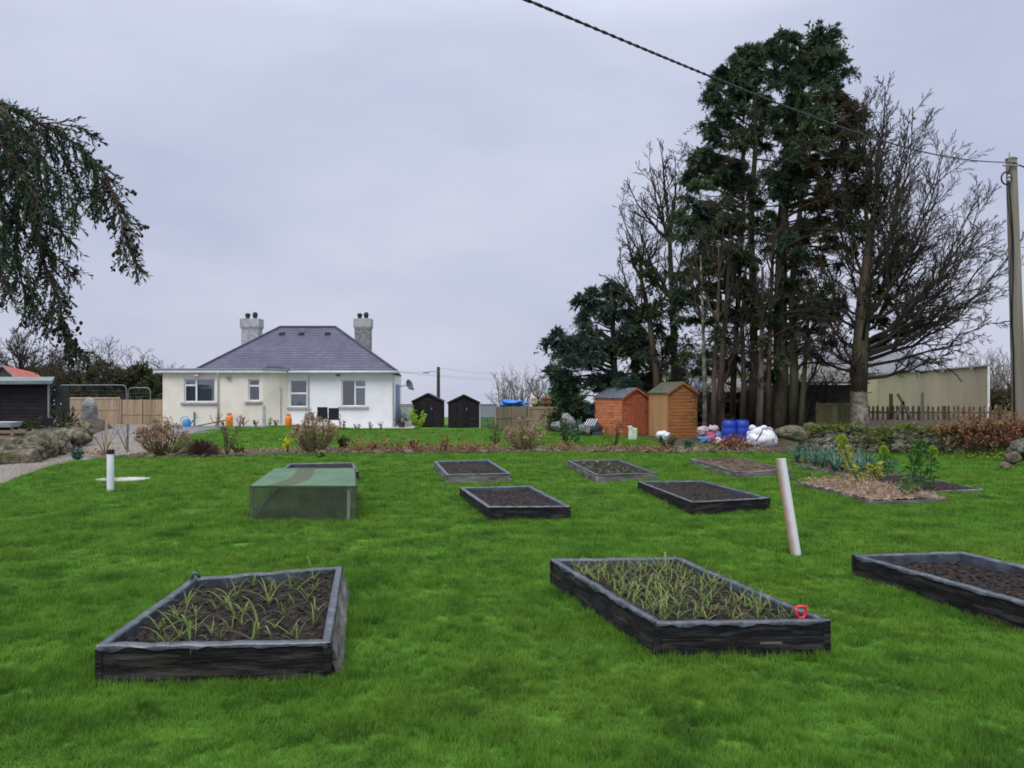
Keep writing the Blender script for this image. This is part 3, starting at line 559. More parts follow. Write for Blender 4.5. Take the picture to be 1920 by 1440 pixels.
brassica(1616, 918, 828, 1, 'yellowleaf', 'lime', 'yellowing bolted cabbage stalk leaning left with a lime green head', lean=-.36, wide=.10, dens=1.3)
brassica(1656, 898, 846, 2, 'kale', 'lime', 'short sprout stalk with a pale lime head in front of the stone wall', dens=.6)
brassica(1707, 938, 856, 3, 'kale', 'kale', 'bushy green kale stalk at the right end of the mulched bed', lean=.06, dens=1.2, wide=.12)
brassica(1725, 925, 838, 4, 'kale', 'kale', 'darker tall kale stalk just behind the bushy one', lean=.03, dens=.8, wide=.10)
brassica(1742, 922, 850, 5, 'kale', 'lime', 'straight kale stalk furthest right with a yellow green top', lean=.05, dens=.8, wide=.09)
brassica(1640, 905, 868, 6, 'yellowleaf', 'lime', 'low yellowish cabbage stump beside the leaning stalk', head=False, dens=1.0, wide=.16)
brassica(1668, 890, 862, 7, 'bluegreen', 'lime', 'low blue green cabbage between the sprout stalk and the kale', head=False, dens=.9, wide=.18)
# ------------------------------------------------------------------ house
YM, YE = 37.0, 36.0; hz = .0
house = thing('bungalow', 'white rendered bungalow with cream flat roofed extension and purple grey slate hip roof', 'house', (gx(560, YM), YM, 0))
HO = Vector(house.location)
def hb(*a, **k): return MB(HO)
class HM(MB):
    def __init__(s): super().__init__(HO)
def hbox(name, m, x0, x1, y0, y1, z0, z1, parent=None, bevel=0, label=None):
    b = HM(); b.box(x0, x1, y0, y1, z0, z1); return b.build(name, m, parent or house, bevel=bevel, label=label)
def wall_holes(name, m, x0, x1, z0, z1, yf, th, holes):
    """wall facing -Y with rectangular openings, one mesh"""
    b = HM(); xsx = sorted({x0, x1, *[h[0] for h in holes], *[h[1] for h in holes]}); zsz = sorted({z0, z1, *[h[2] for h in holes], *[h[3] for h in holes]})
    for i in range(len(xsx)-1):
        run = None
        for k in range(len(zsz)-1):
            cx, cz = (xsx[i]+xsx[i+1])/2, (zsz[k]+zsz[k+1])/2; hole = any(h[0] < cx < h[1] and h[2] < cz < h[3] for h in holes)
            if not hole: run = [zsz[k], zsz[k+1]] if run is None else [run[0], zsz[k+1]]
            if (hole or k == len(zsz)-2) and run: b.box(xsx[i], xsx[i+1], yf, yf+th, *run); run = None
    return b.build(name, m, house)
def window(px0, px1, py0, py1, Y, bars, fm='upvc', back='roomgrey', cur=None, sillw=.1):
    """bars: list of ('v', frac) or ('h', frac, x0frac, x1frac)"""
    x0, x1, z1, z0 = gx(px0, Y), gx(px1, Y), gz(py0, Y), gz(py1, Y); f = HM(); t = .055; yf, yb = Y+.07, Y+.13
    f.box(x0, x0+t, yf, yb, z0, z1); f.box(x1-t, x1, yf, yb, z0, z1); f.box(x0+t, x1-t, yf, yb, z1-t, z1); f.box(x0+t, x1-t, yf, yb, z0, z0+t)
    for br in bars:
        if br[0] == 'v': xx = x0+(x1-x0)*br[1]; f.box(xx-t*.7, xx+t*.7, yf-.004, yb-.004, z0+t+.002, z1-t-.002)
        else: zz = z0+(z1-z0)*br[1]; f.box(x0+(x1-x0)*br[2]+.003, x0+(x1-x0)*br[3]-.003, yf+.004, yb-.008, zz-t*.8, zz+t*.8)
    w = HM(); w.box(x0, x1, Y+.35, Y+.37, z0-.0, z1); wi = f.build('window', M[fm], house, bevel=.006)
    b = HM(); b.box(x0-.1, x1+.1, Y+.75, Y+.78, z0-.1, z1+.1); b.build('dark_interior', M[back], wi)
    b = HM(); b.box(x0+t, x1-t, yf+.03, yf+.035, z0+t, z1-t); b.build('pane', M['glass'], wi)
    for (ca, cb, za, zb, cm) in (cur or []):
        b = HM(); b.box(x0+(x1-x0)*ca, x0+(x1-x0)*cb, yf+.10, yf+.11, z0+(z1-z0)*za, z0+(z1-z0)*zb); b.build('curtain', M[cm], wi)
    b = HM(); b.box(x0-.14, x1+.14, Y-sillw, Y+.06, z0-.10, z0-.003); b.build('sill', M['sill'], house, bevel=.01)
    return (x0, x1, z0, z1)
EZ, MZ = 2.62, 2.70
xE0, xE1 = gx(305, YE), gx(493, YE); xA1 = gx(541, YM); xR = gx(739, YM)
W1 = (gx(345, YE), gx(403, YE), gz(754, YE), gz(710, YE)); W2 = (gx(465, YE), gx(487, YE), gz(752, YE), gz(711, YE))
W3 = (gx(543, YM), gx(576, YM), gz(763, YM), gz(712, YM)); W4 = (gx(640, YM), gx(686, YM), gz(762, YM), gz(712, YM))
wall_holes('extension_wall', M['cream'], xE0, xE1, -.05, EZ, YE, .3, [W1, W2])['label'] = 'cream rendered front wall of the extension'
b = HM(); b.prism([(xE1, YE), (xA1, YM), (xA1-.02, YM+.3), (xE1-.02, YE+.3)], -.05, EZ-.001); b.build('angled_wall', M['cream'], house)
hbox('side_wall', M['cream'], xE0, xE0+.3, YE+.301, YM+6, -.05, EZ-.002)
wall_holes('main_wall', M['white'], xA1+.001, xR, -.05, MZ-.02, YM, .3, [W3, W4])['label'] = 'white rendered front wall'
b = HM(); b.prism([(xR, YM+.301), (xR-.3, YM+.301), (-6.6, YM+7), (-6.3, YM+7)], -.05, MZ-.021); b.build('gable_wall', M['white'], house)
hbox('rear_wall', M['white'], xE0+.31, -6.61, YM+6.9, YM+7.1, -.05, MZ-.02)
window(345, 403, 710, 754, YE, [('v', .38), ('h', .72, .02, .38)], cur=[(.02, .98, .68, .98, 'blind'), (.04, .36, .04, .7, 'curtain'), (.4, .97, .05, .7, 'curtain')])
window(465, 487, 711, 752, YE, [('h', .70, 0, 1)], back='room')
window(543, 576, 712, 763, YM, [('h', .5, 0, 1)], fm='upvc', back='roomgrey', cur=[(.1, .9, .05, .45, 'blind')])
window(640, 686, 712, 762, YM, [('v', .55), ('h', .72, .55, 1)], back='room', cur=[(.58, .97, .03, .97, 'blind')])
for (px, py, Y) in [(478, 749, YE), (470, 749, YE), (560, 758, YM)]: hbox('ornament', M['petal'], gx(px, Y)-.05, gx(px, Y)+.05, Y+.25, Y+.30, gz(py+2, Y), gz(py-2, Y)+.04)
# flat roof
rp_ = [(xE0-.32, YE-.25), (xE1+.02, YE-.25), (xA1+.18, YM-.14), (xA1+.18, YM+2), (xE0-.32, YM+6.2)]
b = HM(); b.prism(rp_, EZ, EZ+.145); b.build('flat_roof', M['trim'], house, label='white fascia of the flat roof', bevel=.008)
b = HM(); b.prism([(x*1.0+(-.04 if k in (0, 4) else .05 if k in (2, 3) else 0), y-(.05 if k < 3 else 0)) for k, (x, y) in enumerate(rp_)], EZ+.146, EZ+.20); b.build('roof_edging', M['greytrim'], house, bevel=.008)
b = HM(); x0, x1 = gx(505, 36.6), gx(543, 36.8); b.quadbox([(x0, 36.0, EZ+.205), (x1, 36.75, EZ+.205), (x1, 38, EZ+.205), (x0, 38, EZ+.205)], [(x0, 36.1, EZ+.30), (x1, 36.8, EZ+.235), (x1, 38, EZ+.36), (x0, 38, EZ+.36)]); b.build('roof_flashing', M['felt'], house)
# hip roof in stepped slate courses
FR_, FL_, BR_, BL_ = Vector((xR+.18, YM-.32, MZ)), Vector((-15.15, YM-.32, MZ)), Vector((-6.42, YM+7.3, MZ)), Vector((-15.7, YM+7.3, MZ))
RZ = 5.12; RL, RR = Vector((gx(525, 40.5), 40.5, RZ)), Vector((gx(629, 40.5), 40.5, RZ))
def courses(a, b_, c_, d_, n):                     # eave a->b, ridge d->c
    m = HM(); nrm = (b_-a).cross(d_-a).normalized()
    if nrm.z < 0: nrm = -nrm
    for k in range(n):
        u0, u1 = k/n, (k+1)/n; p0, p1 = a.lerp(d_, u0), b_.lerp(c_, u0); q0, q1 = a.lerp(d_, u1), b_.lerp(c_, u1); lo_ = nrm*.016
        i = len(m.v); m.v += [tuple(p0), tuple(p1), tuple(p1+lo_), tuple(p0+lo_), tuple(q1+nrm*.004), tuple(q0+nrm*.004)]; m.f += [(i, i+1, i+2, i+3), (i+3, i+2, i+4, i+5)]
    return m
for nm, (a, b_, c_, d_) in {'front': (FL_, FR_, RR, RL), 'right': (FR_, BR_, RR, RR), 'left': (BL_, FL_, RL, RL), 'rear': (BR_, BL_, RL, RR)}.items(): courses(a, b_, c_, d_, 26).build('roof_slope', M['slate'], house)
for a, b_ in [(RL, RR), (RL, FL_), (RR, FR_), (RR, BR_), (RL, BL_)]:
    b = HM(); o2 = Vector((0, 0, .035)); b.tube([a+o2, b_+o2], .06, 6); b.build('ridge_tiles', M['ridge'], house)
b = HM(); b.box(xA1+.2, xR+.24, YM-.24, YM+.0, MZ-.10, MZ-.02); b.build('soffit', M['trim'], house)
b = HM(); b.tube([(xA1+.1, YM-.36, MZ-.03), (xR+.22, YM-.36, MZ-.03)], .06, 8); b.build('gutter', M['gutter'], house, smooth=True)
b = HM(); b.tube([(xR+.22, YM-.36, MZ-.03), (-6.38, YM+7.3, MZ-.03)], .055, 8); b.build('side_gutter', M['chimdark'], house, smooth=True)
b = HM(); b.quadbox([(xR+.02, YM+.0, MZ-.16), (xR+.17, YM-.3, MZ-.12), (-6.44, YM+7, MZ-.12), (-6.9, YM+7, MZ-.16)], [(xR+.02, YM, MZ-.04), (xR+.17, YM-.3, MZ-.04), (-6.44, YM+7, MZ-.04), (-6.9, YM+7, MZ-.04)]); b.build('side_soffit', M['felt'], house)
for px in (531, 567, 616):
    x = gx(px, 40); u = .83; z = MZ+(RZ-MZ)*u; y = YM-.32+(40.5-YM+.32)*u; b = HM(); b.quadbox([(x-.16, y-.12, z-.05), (x+.16, y-.12, z-.05), (x+.16, y+.2, z), (x-.16, y+.2, z)], [(x-.12, y-.10, z+.09), (x+.12, y-.10, z+.09), (x+.1, y+.2, z+.15), (x-.1, y+.2, z+.15)]); b.build('roof_vent', M['pot'], house, bevel=.01)
def chimney(px0, px1, pyt, m, Y, capm):
    x0, x1 = gx(px0, Y), gx(px1, Y); zt = gz(pyt, Y); b = HM(); b.box(x0, x1, Y-.3, Y+.35, MZ+.1, zt-.42); ch = b.build('chimney', m, house)
    b = HM(); b.box(x0-.06, x1+.06, Y-.36, Y+.41, zt-.46, zt); b.build('chimney_cap', capm, ch, bevel=.02)
    b = HM(); b.box(x0-.03, x1+.03, Y-.33, Y+.38, zt-.53, zt-.461); b.build('band', M['sill'], ch)
    for k, fr in enumerate((.27, .70)):
        xc = x0+(x1-x0)*fr; b = MB(HO); b.lathe([(.12, 0), (.10, .12), (.135, .15), (.135, .24), (.08, .30+.05*k)], 14, (xc, Y, zt)); b.build('chimney_pot', M['pot'], ch)
chimney(456, 488, 598, M['chim'], 40.4, M['chim']); chimney(667, 695, 598, M['chimdark'], 40.6, M['chimcap'])
for px, Y, m in [(409, YE, 'cream'), (578, YM, 'gutter'), (737, YM, 'trim'), (527, YE+.75, 'gutter')]:
    b = HM(); x = gx(px, Y-.06); zt = (EZ if Y < 36.9 else MZ)-.03; zt = 2.0 if px == 527 else zt; b.tube([(x, Y-.2, zt), (x, Y-.06, zt-.12), (x, Y-.06, 0)], .036, 8); b.build('downpipe', M[m], house, smooth=True)
for px, py, Y in [(370, 703, YE), (430, 707, YE), (635, 703, YM)]:
    b = HM(); x, z = gx(px, Y), gz(py, Y); b.box(x-.05, x+.05, Y-.05, Y, z-.03, z+.05); b.tube([(x-.1, Y-.12, z-.02), (x+.1, Y-.12, z-.02)], .05, 8); b.build('wall_light', M['trim' if px == 370 else 'chimdark'], house)
hbox('door', M['bluedoor'], xR-.12, xR+.03, YM+.9, YM+1.7, .1, 2.1)
hbox('meter_box', M['bluedoor'], xR-.10, xR+.10, YM+2.2, YM+2.5, .55, .8)
b = HM(); x, z = gx(765, 39), gz(722, 39)
for q in range(12): pass
b.lathe([(.0, .0), (.10, .01), (.2, .045), (.27, .09), (.27, .10), (.2, .057), (.10, .02)], 20, (0, 0, 0)); rot = Matrix.Rotation(R(74), 3, 'X') @ Matrix.Identity(3); rz_ = Matrix.Rotation(R(62), 3, 'Z')
b.v = [tuple(rz_ @ (rot @ Vector(v)) + Vector((x, 39, z))) for v in b.v]; dsh = b.build('satellite_dish', M['dish'], house, smooth=True)
b = HM(); b.tube([(xR-.2, 39.1, z-.1), (x, 39, z)], .02, 6); b.tube([(x, 39, z-.12), (x+.26, 38.8, z-.20)], .015, 5); b.box(x+.22, x+.32, 38.75, 38.85, z-.26, z-.14); b.build('dish_arm', M['dish'], dsh)
b = HM(); x = gx(364, YE-.05); b.tube([(x, YE-.05, 0), (x, YE-.05, gz(775, YE)), (x+.05, YE-.16, gz(772, YE)), (x+.14, YE-.2, gz(777, YE))], .028, 7); b.build('outside_tap', M['chimdark'], house, smooth=True)
# things along the house wall
def on(x, y): return (x, y, g(x, y))
def chair(px, label):
    x = gx(px, 35.4); r = thing('garden_chair', label, 'garden chair', on(x, 35.4), R(8), 'dark garden chairs by the white wall'); m = M['chairfab']
    pbox('seat', m, r, -.24, .24, -.22, .24, .40, .44); b = MB(); b.quadbox([(-.23, -.26, .45), (.23, -.26, .45), (.23, -.22, .45), (-.23, -.22, .45)], [(-.23, -.38, .95), (.23, -.38, .95), (.23, -.34, .95), (-.23, -.34, .95)]); b.build('backrest', m, r, bevel=.01)
    for sx in (-1, 1):
        for sy in (-1, 1): b = MB(); b.tube([(sx*.23, sy*.2, .42), (sx*.26, sy*.26, 0)], .014, 6); b.build('leg', M['felt'], r)
        b = MB(); b.tube([(sx*.26, -.3, .66), (sx*.26, .1, .66), (sx*.26, .2, .42)], .014, 6); b.build('armrest', M['felt'], r)
chair(606, 'left one of the two dark high backed garden chairs'); chair(627, 'right one of the two dark high backed garden chairs')
def urn(px, label, s=1.0):
    x = gx(px, 35.2); r = thing('gas_cylinder', label, 'gas cylinder', on(x, 35.2), 0, 'orange gas cylinders by the wall'); r.scale = (s, s, s)
    b = MB(); b.lathe([(.14, 0), (.155, .03), (.155, .42), (.13, .5), (.05, .54)], 20); b.build('body', M['orange'], r, smooth=True)
    b = MB(); b.lathe([(.10, .54), (.10, .63), (.085, .63), (.085, .55)], 16); b.build('collar', M['orange'], r); b = MB(); b.lathe([(.03, .54), (.03, .6), (.015, .62)], 10); b.build('valve', M['galv'], r)
urn(430, 'orange gas cylinder in front of the cream extension'); urn(541, 'orange gas cylinder beside the angled wall and brown framed window', .95)
x = gx(350, 35.3); wc_ = thing('watering_can', 'light blue plastic watering can by the extension tap', 'watering can', on(x, 35.3), R(20)); wc_.scale = (1.3, 1.3, 1.3)
b = MB(); b.lathe([(.13, 0), (.14, .03), (.12, .25), (.08, .28)], 16); b.build('body', M['bluecan'], wc_, smooth=True); b = MB(); b.tube([(.1, 0, .08), (.26, 0, .28), (.3, 0, .34)], [.03, .02, .03], 7); b.build('spout', M['bluecan'], wc_); b = MB(); b.tube([(-.1, 0, .06), (-.2, 0, .2), (-.14, 0, .34), (.02, 0, .36), (.07, 0, .27)], .014, 6); b.build('handle', M['bluecan'], wc_)
b = MB(); x = gx(400, 35.6); b.quadbox([(-.75, -.05, 0), (.75, -.05, .30), (.75, .05, .30), (-.75, .05, 0)], [(-.75, -.05, .05), (.75, -.05, .35), (.75, .05, .35), (-.75, .05, .05)]); o = b.build('leaning_plank', M['weath']); o.location = on(x, 35.6); tag(o, 'long grey plank propped low against the cream wall', 'plank')
def stemplant(px, py, h, seed, m1, m2, label, n=5, Y=None, fl=14, ls=.08, name='small_shrub', cat='shrub', group=None, w=.5):
    Y = Y or gp(px, py)[1]; x = gx(px, Y); rnd = random.Random(seed); r = thing(name, label, cat, on(x, Y), 0, group); b = MB(); P = []; D = []
    for k in range(n):
        a = rnd.uniform(0, 6.28); q = Vector((0, 0, 0)); d = Vector((math.cos(a)*w, math.sin(a)*w, 1)).normalized(); pts = [q.copy()]
        for s in range(4): d = (d+Vector((rnd.gauss(0, .15), rnd.gauss(0, .15), .1))).normalized(); q = q+d*h/4*rnd.uniform(.7, 1.1); pts.append(q.copy())
        b.tube(pts, [.012, .01, .008, .006, .004], 4)
        for j in range(fl): t = rnd.uniform(.25, 1); i = min(3, int(t*4)); p = pts[i].lerp(pts[i+1], t*4-i); P.append(tuple(p)); D.append((rnd.gauss(0, 1), rnd.gauss(0, 1), rnd.gauss(.2, .7)))
    b.build('stems', M[m1], r, kind='stuff')
    if P: V, Fc = leafquads(np.array(P), np.array(D), ls, ls*.5, np.random.default_rng(seed)); link('leaves', mesh_np('leaves', V, Fc, M[m2]), r, kind='stuff')
    return r
SP = [(405, 802, .75, 'stem', 'bracken', 'thin brown rose bush left of the first gas cylinder'), (449, 800, .6, 'stem', 'bracken', 'small reddish plant right of the first gas cylinder'),
      (456, 802, .5, 'stem', 'bracken', 'short dead plant between the gas cylinder and narrow window'), (480, 800, .4, 'kale', 'hedge', 'low dark plant under the narrow extension window'),
      (504, 800, .45, 'kale', 'lime', 'small bright green plant at the corner of the extension'), (518, 800, .35, 'kale', 'hedge', 'small green plant under the angled wall'),
      (568, 803, 1.0, 'stem', 'mauve', 'bare climbing shrub under the two pane window'), (590, 803, .8, 'stem', 'mauve', 'bare twiggy shrub left of the garden chairs'),
      (647, 806, .45, 'kale', 'hedge', 'small green plant right of the garden chairs'), (670, 806, .3, 'stem', 'hedge', 'tiny plant under the right hand window'),
      (695, 806, .38, 'kale', 'hedge', 'small plant by the right part of the white wall'), (716, 806, .36, 'stem', 'hedge', 'last small plant before the white house corner')]
for k, (px, py, h_, a, b_, lb_) in enumerate(SP): stemplant(px, py, h_, 50+k, a, b_, lb_, Y=35.35, fl=9, ls=.09)
x = gx(495, 35.6); b = MB(); b.box(-.06, .06, -.05, .05, 0, .95); o = b.build('bird_feeder_post', M['chim']); o.location = on(x, 35.6); tag(o, 'short grey post at the corner of the cream extension', 'post')
stemplant(783, 806, .95, 80, 'kale', 'lime', 'leafy lime green plant standing right of the house corner', n=9, fl=30, ls=.16, w=.6, Y=35)
# tank and pot beyond the house corner
x = gx(765, 37.6); r = thing('water_tank', 'grey plastic tank on a pale slab beside the house corner', 'water tank', on(x, 37.6)); b = MB(); b.quadbox([(-.28, -.3, .1), (.20, -.3, .1), (.20, .3, .1), (-.28, .3, .1)], [(-.34, -.34, 1.05), (.26, -.34, 1.05), (.26, .34, 1.05), (-.34, .34, 1.05)]); b.build('tank', M['bin'], r, bevel=.03); pbox('slab', M['conc'], r, -.5, .5, -.6, .4, 0, .1); pbox('lid', M['bin'], r, -.36, .28, -.36, .36, 1.052, 1.09)
x = gx(753, 36.6); r = thing('planter_pot', 'dark pot with a dark clipped plant at the house corner', 'plant pot', on(x, 36.6)); b = MB(); b.lathe([(.12, 0), (.17, .3), (.18, .3)], 14); b.build('pot', M['felt'], r)
P = np.random.default_rng(4).normal(size=(160, 3)); V, Fc = leafquads(P*.11+[0, 0, .45], P, .12, .05, np.random.default_rng(1)); link('foliage', mesh_np('foliage', V, Fc, M['ivy']), r, kind='stuff')

# ------------------------------------------------------------------ sheds and buildings (local frame: x along gable front, y back)
def shed(name, label, X, Y, rz, wdt, dep, ev, ap, fm, sm_, roofm, trimm, bh=.13, door=None, vert_side=False, doorside=None, over=.07, group=None, mull=0):
    r = thing(name, label, 'shed', on(X, Y), rz, group); nb = int(ev/bh); bh = ev/nb; core = MB(); e_ = .02
    core.v = [(e_, e_, 0), (wdt-e_, e_, 0), (wdt-e_, dep-e_, 0), (e_, dep-e_, 0), (e_, e_, ev-.01), (wdt-e_, e_, ev-.01), (wdt-e_, dep-e_, ev-.01), (e_, dep-e_, ev-.01), (wdt/2, e_, ap-.03), (wdt/2, dep-e_, ap-.03)]
    core.f = [(0, 1, 5, 8, 4), (2, 3, 7, 9, 6), (1, 2, 6, 5), (3, 0, 4, 7), (4, 8, 9, 7), (5, 6, 9, 8)]; core.build('frame', M[sm_], r)
    nrow = int((ap-.04)/bh)+1
    def lap(a, b_, z0, z1, nrm, m):                    # shiplap board tilting out at its foot
        b = MB(); A_, B_ = Vector(a), Vector(b_); n = Vector(nrm); lo_, hi = n*.018, n*.006
        b.quadbox([(A_+lo_) + Vector((0, 0, z0)), (B_+lo_)+Vector((0, 0, z0)), B_-n*.01+Vector((0, 0, z0)), A_-n*.01+Vector((0, 0, z0))], [(A_+hi)+Vector((0, 0, z1)), (B_+hi)+Vector((0, 0, z1)), B_-n*.01+Vector((0, 0, z1)), A_-n*.01+Vector((0, 0, z1))]); b.build('board', m, r)
    for k in range(nrow):
        z0, z1 = k*bh+.004, min(ap-.04, (k+1)*bh); zz = max(z0, z1)
        ins = 0 if z1 <= ev else (z1-ev)/(ap-ev)*wdt/2
        a, b_ = ins, wdt-ins
        if b_-a < .12: continue
        if door and z1 <= door[2]:
            if door[0]-a > .05: lap((a, 0, 0), (door[0], 0, 0), z0, z1, (0, -1, 0), M[fm])
            if b_-door[1] > .05: lap((door[1], 0, 0), (b_, 0, 0), z0, z1, (0, -1, 0), M[fm])
        else: lap((a, 0, 0), (b_, 0, 0), z0, z1, (0, -1, 0), M[fm])
        if z1 <= ev+.001:
            if not vert_side: lap((0, dep, 0), (0, 0, 0), z0, z1, (-1, 0, 0), M[sm_])
            lap((wdt, 0, 0), (wdt, dep, 0), z0, z1, (1, 0, 0), M[sm_])
    if vert_side:
        nn = int(dep/.13); 
        for k in range(nn): pbox('board', M[vert_side], r, -.012, .012, dep*k/nn+.004, dep*(k+1)/nn-.004, .02, ev-.01)
    if door:
        dr = MB(); dr.box(door[0]+.01, door[1]-.01, -.03, -.006, .04, door[2]-.01); d = dr.build('door', M[fm], r); nn = max(3, int((door[1]-door[0])/.12))
        for k in range(nn): pbox('board', M[fm], d, door[0]+.015+(door[1]-door[0]-.03)*k/nn, door[0]+.008+(door[1]-door[0]-.03)*(k+1)/nn, -.042, -.030, .05, door[2]-.02)
        pbox('handle', M['galv'], d, door[1]-.10, door[1]-.06, -.06, -.043, .85, .97)
    for (x_, y_) in [(0, 0), (wdt, 0), (0, dep), (wdt, dep)]: pbox('corner_trim', M[trimm], r, x_-.022, x_+.022, y_-.024, y_+.024, 0, ev-.005)
    for s in (0, 1):
        b = MB(); sx = -over if s == 0 else wdt+over; zE = ev-(ap-ev)*over/(wdt/2); q = .02
        b.v = [(sx, -over, zE), (wdt/2, -over, ap), (wdt/2, dep+over, ap), (sx, dep+over, zE)]; b.v += [(x_, y_, z_+q) for x_, y_, z_ in b.v]; b.f = [(0, 1, 2, 3), (7, 6, 5, 4), (0, 4, 5, 1), (1, 5, 6, 2), (2, 6, 7, 3), (3, 7, 4, 0)]; b.build('roof_panel', M[roofm], r)
        b = MB(); b.v = [(sx, -over-.022, zE-.07), (wdt/2, -over-.022, ap-.07), (wdt/2, -over-.022, ap+.025), (sx, -over-.022, zE+.025)]; b.v += [(x_, y_+.02, z_) for x_, y_, z_ in b.v]; b.f = [(0, 1, 2, 3), (7, 6, 5, 4), (0, 4, 5, 1), (1, 5, 6, 2), (2, 6, 7, 3), (3, 7, 4, 0)]; b.build('barge_board', M[trimm], r)
    return r
shed('garden_shed', 'tan shiplap garden shed with a pale door on its left side', 5.66, 28.0, R(10), 1.08, 2.0, 1.70, 2.06, 'brownshed', 'brownshed', 'mossfelt', 'brownshed', bh=.115, vert_side='tandoor')
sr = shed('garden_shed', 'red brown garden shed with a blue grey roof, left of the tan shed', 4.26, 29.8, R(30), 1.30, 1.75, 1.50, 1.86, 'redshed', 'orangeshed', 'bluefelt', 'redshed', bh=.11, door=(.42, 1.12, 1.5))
shed('garden_shed', 'black garden shed nearest the house, beside the tank', gx(774, 38), 38, R(3), 1.45, 2.2, 1.30, 1.66, 'blackboard', 'blackboard', 'felt', 'blackboard', bh=.12, door=(.35, 1.0, 1.3), group='black sheds')
shed('garden_shed', 'black garden shed further right, beside the green mesh panel', gx(841, 37.3), 37.3, R(3), 1.46, 2.2, 1.25, 1.60, 'blackboard', 'blackboard', 'felt', 'blackboard', bh=.12, door=(.1, .95, 1.25), group='black sheds')
# dark workshop on the left terrace
zt = .5; bx1 = gx(92, 29); r = thing('workshop', 'long black weatherboarded workshop with a grey green roof at the left edge', 'shed', (bx1-2.5, 29, zt))
core = MB((bx1-2.5, 29, zt)); core.prism([(bx1-6, 29.02), (bx1, 29.02), (bx1-.9, 30.6), (bx1-6, 30.6)], zt-.2, 1.98); core.build('frame', M['barndark'], r)
for k in range(11):
    b = MB((bx1-2.5, 29, zt)); z0 = zt+k*.135; b.quadbox([(bx1-6, 28.985, z0), (bx1-.04, 28.985, z0), (bx1-.04, 29.02, z0), (bx1-6, 29.02, z0)], [(bx1-6, 29.0, z0+.133), (bx1-.04, 29.0, z0+.133), (bx1-.04, 29.02, z0+.133), (bx1-6, 29.02, z0+.133)]); b.build('board', M['blackboard'], r)
b = MB((bx1-2.5, 29, zt)); b.box(bx1-.035, bx1+.035, 28.96, 29.0, zt-.1, 2.0); b.build('corner_post', M['galv'], r)
b = MB((bx1-2.5, 29, zt)); b.quadbox([(bx1-6.2, 28.6, 1.97), (bx1+.34, 28.6, 2.0), (bx1-1.1, 31.2, 2.2), (bx1-6.2, 31.2, 2.2)], [(bx1-6.2, 28.6, 2.09), (bx1+.34, 28.6, 2.12), (bx1-1.1, 31.2, 2.32), (bx1-6.2, 31.2, 2.32)]); b.build('roof_sheet', M['greenroof'], r)
b = MB((bx1-2.5, 29, zt)); b.box(bx1+.04, bx1+.66, 29.15, 29.2, zt-.1, 1.95); d = b.build('door', M['darkgreen'], r)
for px, py in [(101, 731), (100.5, 751), (100.5, 758), (113, 757), (102, 789)]:
    b = MB((bx1-2.5, 29, zt)); x, z = gx(px, 29.1), gz(py, 29.1); b.lathe([(.03, 0), (.03, .01)], 10, (0, 0, 0)); b.v = [(x+p[0], 29.14-p[2], z+p[1]) for p in b.v[-20:]]; b.f = b.f[-12:]; b.build('badge', M['petal'], d)
# red roofed barn beyond
Yb, Yc = 42, 50; ap0 = Vector((gx(6, Yb), Yb, gz(687, Yb))); ap1 = Vector((gx(68, Yc), Yc, gz(701, Yc))); ea0 = Vector((gx(37, Yb), Yb, gz(716, Yb))); ea1 = Vector((gx(88, Yc), Yc, gz(716, Yc))); wl0 = Vector((gx(-40, Yb), Yb, gz(716, Yb))); wl1 = wl0+(ap1-ap0)
r = thing('barn', 'old barn with a faded red roof behind the black workshop', 'barn', (ea0.x, Yb, 0)); O_ = Vector(r.location); dn = Vector((0, 0, -1))
b = MB(O_); b.poly([(wl0.x, Yb+.05, 0), (ea0.x, Yb+.05, 0), (ea0.x, Yb+.05, ea0.z-.03), (ap0.x, Yb+.05, ap0.z-.03), (wl0.x, Yb+.05, wl0.z-.03)]); b.poly([(ea0.x, Yb+.05, 0), (ea1.x, Yc, 0), ea1-Vector((0, 0, .03)), (ea0.x, Yb+.05, ea0.z-.03)]); b.build('wall', M['grim'], r)
for nm, e0_, e1_ in (('r', ea0, ea1), ('l', wl0, wl1)):
    b = MB(O_); th = Vector((0, 0, .06)); b.quadbox([e0_, ap0, ap1, e1_], [e0_+th, ap0+th, ap1+th, e1_+th]); b.build('roof_sheet', M['redroof'], r)
b = MB(O_); b.tube([wl0+Vector((0, -.06, 0)), ap0+Vector((0, -.06, .03)), ea0+Vector((0, -.06, 0))], .06, 5); b.build('barge_board', M['chimdark'], r)
# close boarded fences
def fence(name, label, p0, p1, h, m, bw=.15, gap=.004, posts=1.85, postw=.09, z0=0, rails=(.35,), group=None, posth=.03, kind='fence'):
    p0, p1 = Vector((*p0, 0)), Vector((*p1, 0)); L = (p1-p0).length; a = math.atan2(p1.y-p0.y, p1.x-p0.x); r = thing(name, label, kind, (p0.x, p0.y, g(p0.x, p0.y)+z0), a, group); n = max(1, round(L/bw)); bw = L/n; rn = random.Random(int(L*100))
    for k in range(n): pbox('board', M[m], r, k*bw+gap/2, (k+1)*bw-gap/2, -.012+rn.uniform(-.004, .004), .012, .0, h+rn.uniform(-.012, .012))
    for q in rails: pbox('rail', M[m], r, 0, L, -.035, -.018, h*q-.035, h*q+.035)
    np_ = max(1, round(L/posts))
    for k in range(np_+1): pbox('post', M[m], r, L*k/np_-postw/2, L*k/np_+postw/2, -.075, -.036, -.05, h+posth)
    return r
fence('timber_fence', 'taller pale timber fence panel at the far end of the gravel drive', (gx(127, 38.5), 38.5), (gx(224, 38.6), 38.6), 1.36, 'paleshed', bw=.15, rails=(.55, .95))
